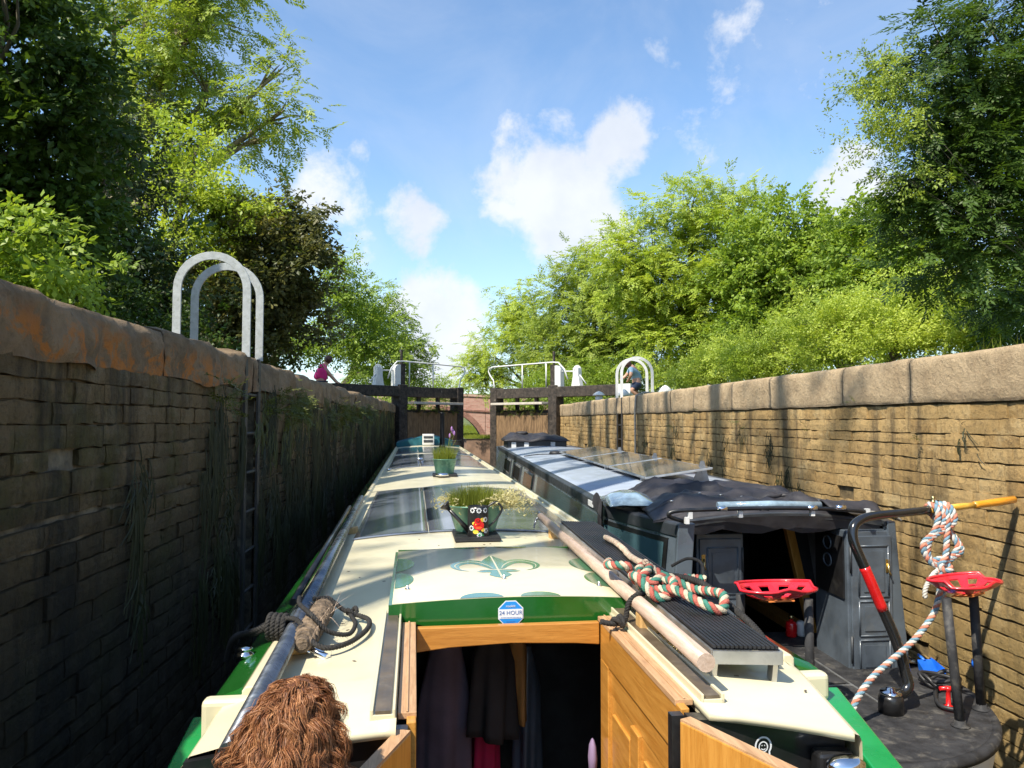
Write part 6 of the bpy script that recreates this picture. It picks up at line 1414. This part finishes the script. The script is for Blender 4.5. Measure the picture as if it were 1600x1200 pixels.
tree('willow_tree', 'green tree behind the woman and the left gate', 27, (-4.6, 27), gl-.4, 'leaf_mid', [(600,510,42,42,0),(575,470,28,34,0),(590,570,52,40,0),(635,560,28,42,0),(650,580,18,32,0)], .46, 3.2, 'ash', seed=8, group=GL)
tree('alder_tree', 'dark green tree behind the hoop and the bronze tree', 17.5, (-7.0, 18), gl, 'leaf_dark', [(330,470,90,70,0),(395,520,60,56,0),(240,540,90,50,0),(430,470,36,56,0)], .42, 2.8, 'bush', seed=9, group=GL)
tree('elder_bush', 'dark shrub along the shaded bank behind the coping', 9.5, (-5, 9.6), gl, 'leaf_dark', [(200,500,90,40,0),(300,530,60,40,.6),(100,470,80,50,-.4)], .30, 3.0, 'bush', seed=10, cat='bush', trunk=.05)
# ---- right bank
tree('walnut_tree', 'large dark overhanging tree at the right edge with drooping outer sprays', 8.2, (9.3, 8.8), gr, 'leaf_dark', [(1580,90,110,95,0),(1500,130,75,85,0),(1460,60,50,55,0),(1420,110,40,45,0),(1590,260,110,95,.2),(1500,250,75,80,0),(1450,330,50,55,0),(1570,390,100,70,.3),(1490,400,70,55,0),(1640,170,100,150,.5),(1600,-10,110,70,0),(1430,190,42,40,0),(1450,270,40,40,0),(1640,470,100,60,.4),(1545,330,80,70,0),(1480,330,60,55,0),(1530,180,80,70,.2)], .30, 2.7, 'ash', seed=11, group=GR, trunk=.05, branches=8, gap=.12)
tree('young_thorn_tree', 'pale fine-leaved branches reaching over the wall beside the dark tree', 7.6, (8.2, 7.9), gr, 'leaf_ash', [(1380,130,45,26,0),(1345,125,40,9,0),(1365,90,36,9,-.1),(1350,200,46,9,0),(1400,215,46,16,0),(1390,180,40,14,0),(1420,280,40,12,0),(1340,230,30,6,0)], .17, 2.0, 'bush', seed=12, group=GR, trunk=.007, droop=.1, branches=4)
tree('tall_ash_tree', 'tallest bright green ash in the middle of the sunlit bank', 27, (9.0, 27.5), gr, 'leaf_light', [(1075,330,70,58,0),(1015,390,66,64,0),(1125,390,74,74,0),(1060,450,90,72,0),(975,430,50,56,0),(1140,480,80,66,-.5),(1155,325,34,30,0),(1040,530,90,60,-.5),(1110,560,90,50,-.5)], .50, 2.9, 'ash', seed=13, group=GR, trunk=.24, branches=14)
tree('ash_tree', 'bright green ash left of the tallest tree on the sunlit bank', 32, (6.6, 32.5), gr-.6, 'leaf_ash', [(935,430,58,54,0),(890,470,52,54,0),(945,510,76,66,0),(870,540,52,58,0),(1000,510,66,60,-.5),(930,570,80,44,-.5)], .52, 2.9, 'ash', seed=14, group=GR, branches=12)
tree('ash_tree', 'lighter ash nearest the canal bridge on the sunlit bank', 38, (4.8, 39), gr-1.2, 'leaf_light', [(835,480,34,50,0),(800,520,38,44,0),(770,555,34,36,0),(840,560,52,44,0),(752,580,26,26,0),(790,470,20,30,0),(735,590,18,18,0)], .54, 2.5, 'ash', seed=15, group=GR, branches=10)
tree('chestnut_tree', 'broad-leaved tree right of the tallest ash on the sunlit bank', 24, (11.0, 24.4), gr, 'leaf_mid', [(1215,375,76,54,0),(1250,430,76,64,0),(1190,450,70,66,0),(1300,385,52,50,0),(1300,460,70,56,0),(1230,345,36,24,0),(1200,510,80,50,0)], .50, 3.0, 'broad', seed=16, group=GR, branches=12)
tree('sycamore_tree', 'rounded tree beside the dark overhanging tree on the sunlit bank', 21, (11.6, 21.2), gr, 'leaf_mid', [(1370,400,70,56,0),(1340,440,60,58,0),(1425,420,66,70,0),(1330,350,32,22,0),(1395,355,44,34,0),(1370,470,70,44,0)], .46, 3.0, 'broad', seed=17, group=GR)
HB = 'bright hedge bushes along the sunlit wall'
for k, (lab, Y, bx, lobes) in enumerate((('bright hedge bush between the man and the tallest ash', 18, (6.9, 18), [(1095,575,56,30,0),(1062,590,30,20,.3),(1140,560,50,34,0)]),
        ('bright hedge bush second along from the man', 16, (7.2, 16), [(1200,550,60,40,0),(1170,570,60,32,0),(1250,530,50,44,0),(1230,570,70,30,0)]),
        ('tall yellow-green hedge bush in the middle of the sunlit wall', 14, (7.4, 14), [(1310,510,70,48,0),(1280,545,70,40,0),(1360,500,50,50,.2),(1340,555,70,36,0)]),
        ('yellow-green hedge bush next to the shade of the dark tree', 12.5, (7.6, 12.5), [(1430,480,70,58,0),(1400,520,70,45,0),(1480,490,50,56,.2),(1440,545,90,34,0)]),
        ('shaded hedge bush below the dark overhanging tree', 11, (7.8, 11), [(1540,460,70,62,0),(1600,450,80,72,0),(1520,505,80,40,0),(1560,525,100,34,0)]))):
    tree('hedge_bush', lab, Y, bx, gr, 'leaf_hedge', lobes, .26, 3.3, 'bush', seed=30+k, group=HB, cat='bush', trunk=.05, droop=0)
tree('scrub_bush', 'green scrub showing through the bars of the gate beside the man', 30, (4.6, 30.2), 1.6, 'leaf_mid', [(830,620,36,30,0),(870,610,40,36,0),(920,600,60,36,-1),(990,590,60,40,-1)], .40, 3, 'bush', seed=41, cat='bush', trunk=.05)
tree('scrub_bush', 'green scrub behind the gate held by the woman', 33, (-2.9, 33), 1.4, 'leaf_mid', [(660,620,40,26,0),(620,610,40,30,0),(690,612,20,12,2)], .40, 2.6, 'bush', seed=42, cat='bush', trunk=.05)
# ---- trees behind the camera whose shade dapples the boats and the walls
def off_tree(label, x, y, zc, r_, seed, dens, mat='leaf_ash'):
    rr = np.random.default_rng(seed); t = thing('bank_tree', label, 'tree', (x, y, gl), WORLD, GL); n = int(dens*r_*r_*14); m = max(6, n//14)
    d = rr.normal(0, 1, (m, 3)); d /= np.linalg.norm(d, axis=1)[:, None]; cc = np.array([x, y, zc]) + d*(rr.random(m)**.4)[:, None]*r_*np.array([1,1,.9]); k = rr.integers(0, m, n)
    p = cc[k]+rr.normal(0, .3, (n, 3)); V, F = place_sprays(p, d[k]+rr.normal(0, .5, (n, 3)), .45, 'ash', rr); np_mesh('crown', V, F, M[mat], t)
    nb = MB(); nb.tube([(x,y,gl-.1),(x+.1,y,gl+2),(x,y,zc)], [.2,.15,.05], 8)
    for i in range(0, m, 3): nb.tube([(x,y,zc-r_*.5), tuple(cc[i])], [.05,.012], 4)
    nb.build('trunk', M['bark'], t)
off_tree('airy bank tree left of the stern, above the picture', -7.2, -3.1, 14.5, 1.7, 51, .42)
def tall_tree(label, x, y, zt, lean, seed, w):
    rr = np.random.default_rng(seed); t = thing('poplar_tree', label, 'tree', (x, y, gl), WORLD, GL); nb = MB(); top = Vector((x, y+lean, zt))
    P = [Vector((x, y, gl-.2)).lerp(top, f)+Vector((0, rr.normal(0, .05), 0)) for f in (0,.25,.5,.75,1)]; nb.tube(P, [w*1.3, w, w*.85, w*.6, w*.2], 10); cc = []
    for k in range(9):
        f = rr.uniform(.50, 1); b0 = Vector((x, y, gl)).lerp(top, f); e = b0+Vector((rr.normal(0, .5), rr.normal(0, .45), rr.uniform(.6, 1.6))); nb.tube([b0, b0.lerp(e, .5)+Vector((0,0,-.1)), e], [w*.3, w*.2, .02], 5); cc.append(e)
    nb.build('trunk', M['bark'], t); cc = np.array(cc); n = 90; k = rr.integers(0, len(cc), n); d = rr.normal(0, 1, (n, 3)); V, F = place_sprays(cc[k]+d*np.array([.32,.25,.4]), d, .40, 'ash', rr); np_mesh('crown', V, F, M['leaf_ash'], t)
tall_tree('tall slim bank tree left of the camera, its shadow leaning over the sunlit wall', -2.8, 2.5, 17.5, 1.4, 53, .24)
tall_tree('thin slanting bank tree just behind the coping, out of the picture', -2.9, .2, 15.5, 1.6, 58, .15)
tall_tree('tall slim bank tree above the ladder, out of the picture', -5.6, 3.6, 25, 1.2, 54, .32)
tall_tree('tall bank tree behind the sycamore, out of the picture', -7.6, 6.4, 28, 1.0, 55, .36)
tall_tree('thin leaning bank tree beside the shaded wall, out of the picture', -3.4, 3.8, 18, 1.5, 56, .14)
tall_tree('forked thin bank tree before the sycamore, out of the picture', -6.6, 5.0, 26, 1.6, 57, .22)
for t_, pts in GATEW:
    r_ = np.random.default_rng(len(pts)); q = np.array(pts)+r_.normal(0, .04, (26, 3)); V, F = place_sprays(np.repeat(q, 2, 0), np.stack([r_.normal(0, .5, 52), -.6+r_.normal(0, .3, 52), r_.normal(.1, .5, 52)], 1), .16, 'ash', r_); np_mesh('gate_weeds', V, F, M['leaf_weed'], t_)

# ---- grass along the copings, weeds and hanging moss on the walls
def fringe(name, x, s, y0, y1, n, h, seed, mat='leaf_grass', lo=0, hi=.5):
    r = np.random.default_rng(seed); y = r.uniform(y0, y1, n); xx = x + s*(lo+(hi-lo)*r.random(n)); dens = vnoise(np.stack([y*0, y, y*0], 1), .9, seed) > -.35
    y, xx = y[dens], xx[dens]; n = len(y); H = h*(.4+r.random(n)); a = r.uniform(0, 2*pi, n); V = np.zeros((n, 6, 3)); le = H*r.random(n)*.7
    for i, t in enumerate((0, .55, 1.0)):
        px = xx+np.cos(a)*le*t*t; py = y+np.sin(a)*le*t*t; pz = ZC-.03+H*t; w = .004*(1-t*.85); V[:, 2*i] = np.stack([px, py-w, pz], 1); V[:, 2*i+1] = np.stack([px, py+w, pz], 1)
    F = (np.arange(n)*6)[:, None, None]+np.array([[0,1,3,2],[2,3,5,4]])[None]
    tag(np_mesh(name, V.reshape(-1, 3), F.reshape(-1, 4), M[mat]), kind='stuff')
fringe('grass', XR+.42, 1, 4, 24, 5000, .14, 61, hi=1.4); fringe('grass', XL-.42, -1, 4, 22, 2500, .11, 62, 'leaf_weed', hi=.8); fringe('dry_grass', XL-.12, -1, 1.9, 3.4, 260, .10, 63, 'leaf_straw', hi=.25)
def strands(name, x, nx, spots, mat, seed, w=.006):
    """tufts of thin hanging strands lying against a wall; spots: (y, z, spread y, length, count)"""
    r = np.random.default_rng(seed); V = []
    for (y, z, sy, L, n) in spots:
        yy = y + r.normal(0, sy, n); zz = z + r.normal(0, .06, n); l = L*r.uniform(.3, 1.3, n); o = r.uniform(.004, .035, n); dr = r.normal(0, .05, n)
        v = np.zeros((n, 8, 3))
        for i, t in enumerate((0, .33, .66, 1.0)):
            ww = w*(1-.7*t)*r.uniform(.6, 1.5, n); v[:, 2*i] = np.stack([x+nx*(o*(.4+.6*sin(pi*(t*.8+.1)))), yy+dr*t-ww, zz-l*t], 1); v[:, 2*i+1] = np.stack([x+nx*(o*(.4+.6*sin(pi*(t*.8+.1)))+.004), yy+dr*t+ww, zz-l*t], 1)
        V.append(v)
    V = np.concatenate(V); n = len(V); F = (np.arange(n)*8)[:, None, None]+np.array([[0,1,3,2],[2,3,5,4],[4,5,7,6]])[None]
    return tag(np_mesh(name, V.reshape(-1, 3), F.reshape(-1, 4), M[mat]), kind='stuff')
rr = np.random.default_rng(71); sp = []
for y in np.arange(3.2, 21.5, .07):
    if LADL[0]-.08 < y < LADL[1]+.08: continue
    dn = float(vnoise(np.array([[0, y, 0]]), 1.1, 5)[0]) + (-.5 if y < 4.4 else .35)
    if rr.random() < .35+.6*dn:
        for q in range(rr.integers(1, 4)): sp.append((y+rr.normal(0, .05), rr.uniform(1.0, 2.33), rr.uniform(.02, .07), rr.uniform(.08, .5), int(rr.uniform(10, 60))))
strands('hanging_moss', XL+.012, 1, sp, 'moss', 72, .0038)
sp = [(y+rr.normal(0, .1), rr.uniform(2.0, 2.34), .08, rr.uniform(.06, .22), int(rr.uniform(15, 50))) for y in rr.uniform(5.8, 21, 90)]; strands('dry_wall_grass', XL+.012, 1, sp, 'leaf_bronze', 76, .003)
sp = [(y, rr.uniform(1.4, 2.2), .05, rr.uniform(.05, .2), int(rr.uniform(5, 18))) for y in rr.uniform(4.5, 20, 22)]; strands('wall_moss', XR-.005, -1, sp, 'moss', 73, .004)
def wall_plants(name, x, nx, spots, mat, seed, L):
    r = np.random.default_rng(seed); P = []; D = []
    for (y, z, n, s) in spots:
        p = np.stack([np.full(n, x)+nx*.03, y+r.normal(0, s, n), z+r.normal(0, s*.5, n)], 1); d = np.stack([nx*(.5+.5*r.random(n)), r.normal(0, .6, n), r.normal(-.1, .5, n)], 1); P.append(p); D.append(d)
    V, F = place_sprays(np.concatenate(P), np.concatenate(D), L, 'ash', r); tag(np_mesh(name, V, F, M[mat]), kind='stuff')
wall_plants('wall_weeds', XL, 1, [(y, rr.uniform(2.18, 2.34), int(rr.uniform(3, 10)), .12) for y in list(rr.uniform(5.8, 14, 34))+[4.6, 4.9, 6.3, 6.8]], 'leaf_weed', 74, .11)
wall_plants('wall_weeds', XR, -1, [(y, rr.uniform(2.0, 2.35), int(rr.uniform(1, 3)), .05) for y in [6.1, 6.9, 8.4, 8.6, 9.9, 11.2, 12.4, 5.2]], 'leaf_weed', 75, .08)
# canal grass beyond the bridge and on the verge
def field(name, x0, x1, y0, y1, zf, n, h, seed):
    r = np.random.default_rng(seed); x = r.uniform(x0, x1, n); y = r.uniform(y0, y1, n); z = zf(x, y); H = h*(.5+r.random(n)); a = r.normal(0, .3, n); V = np.zeros((n, 4, 3)); w = .03
    V[:, 0] = np.stack([x-w, y, z], 1); V[:, 1] = np.stack([x+w, y, z], 1); V[:, 2] = np.stack([x+w*.2+a*H, y, z+H], 1); V[:, 3] = np.stack([x-w*.2+a*H, y, z+H], 1)
    F = np.arange(n*4).reshape(-1, 4); tag(np_mesh(name, V.reshape(-1, 3), F, M['leaf_grass']), kind='stuff')
field('grass', -8, 8, 50.2, 60, lambda x, y: -.2+(y-50)*.18, 9000, .35, 81); field('grass', 1.2, XR+.6, 39.6, 47, lambda x, y: 1.2+0*x, 1600, .16, 82)
print('leaves', NL[0])
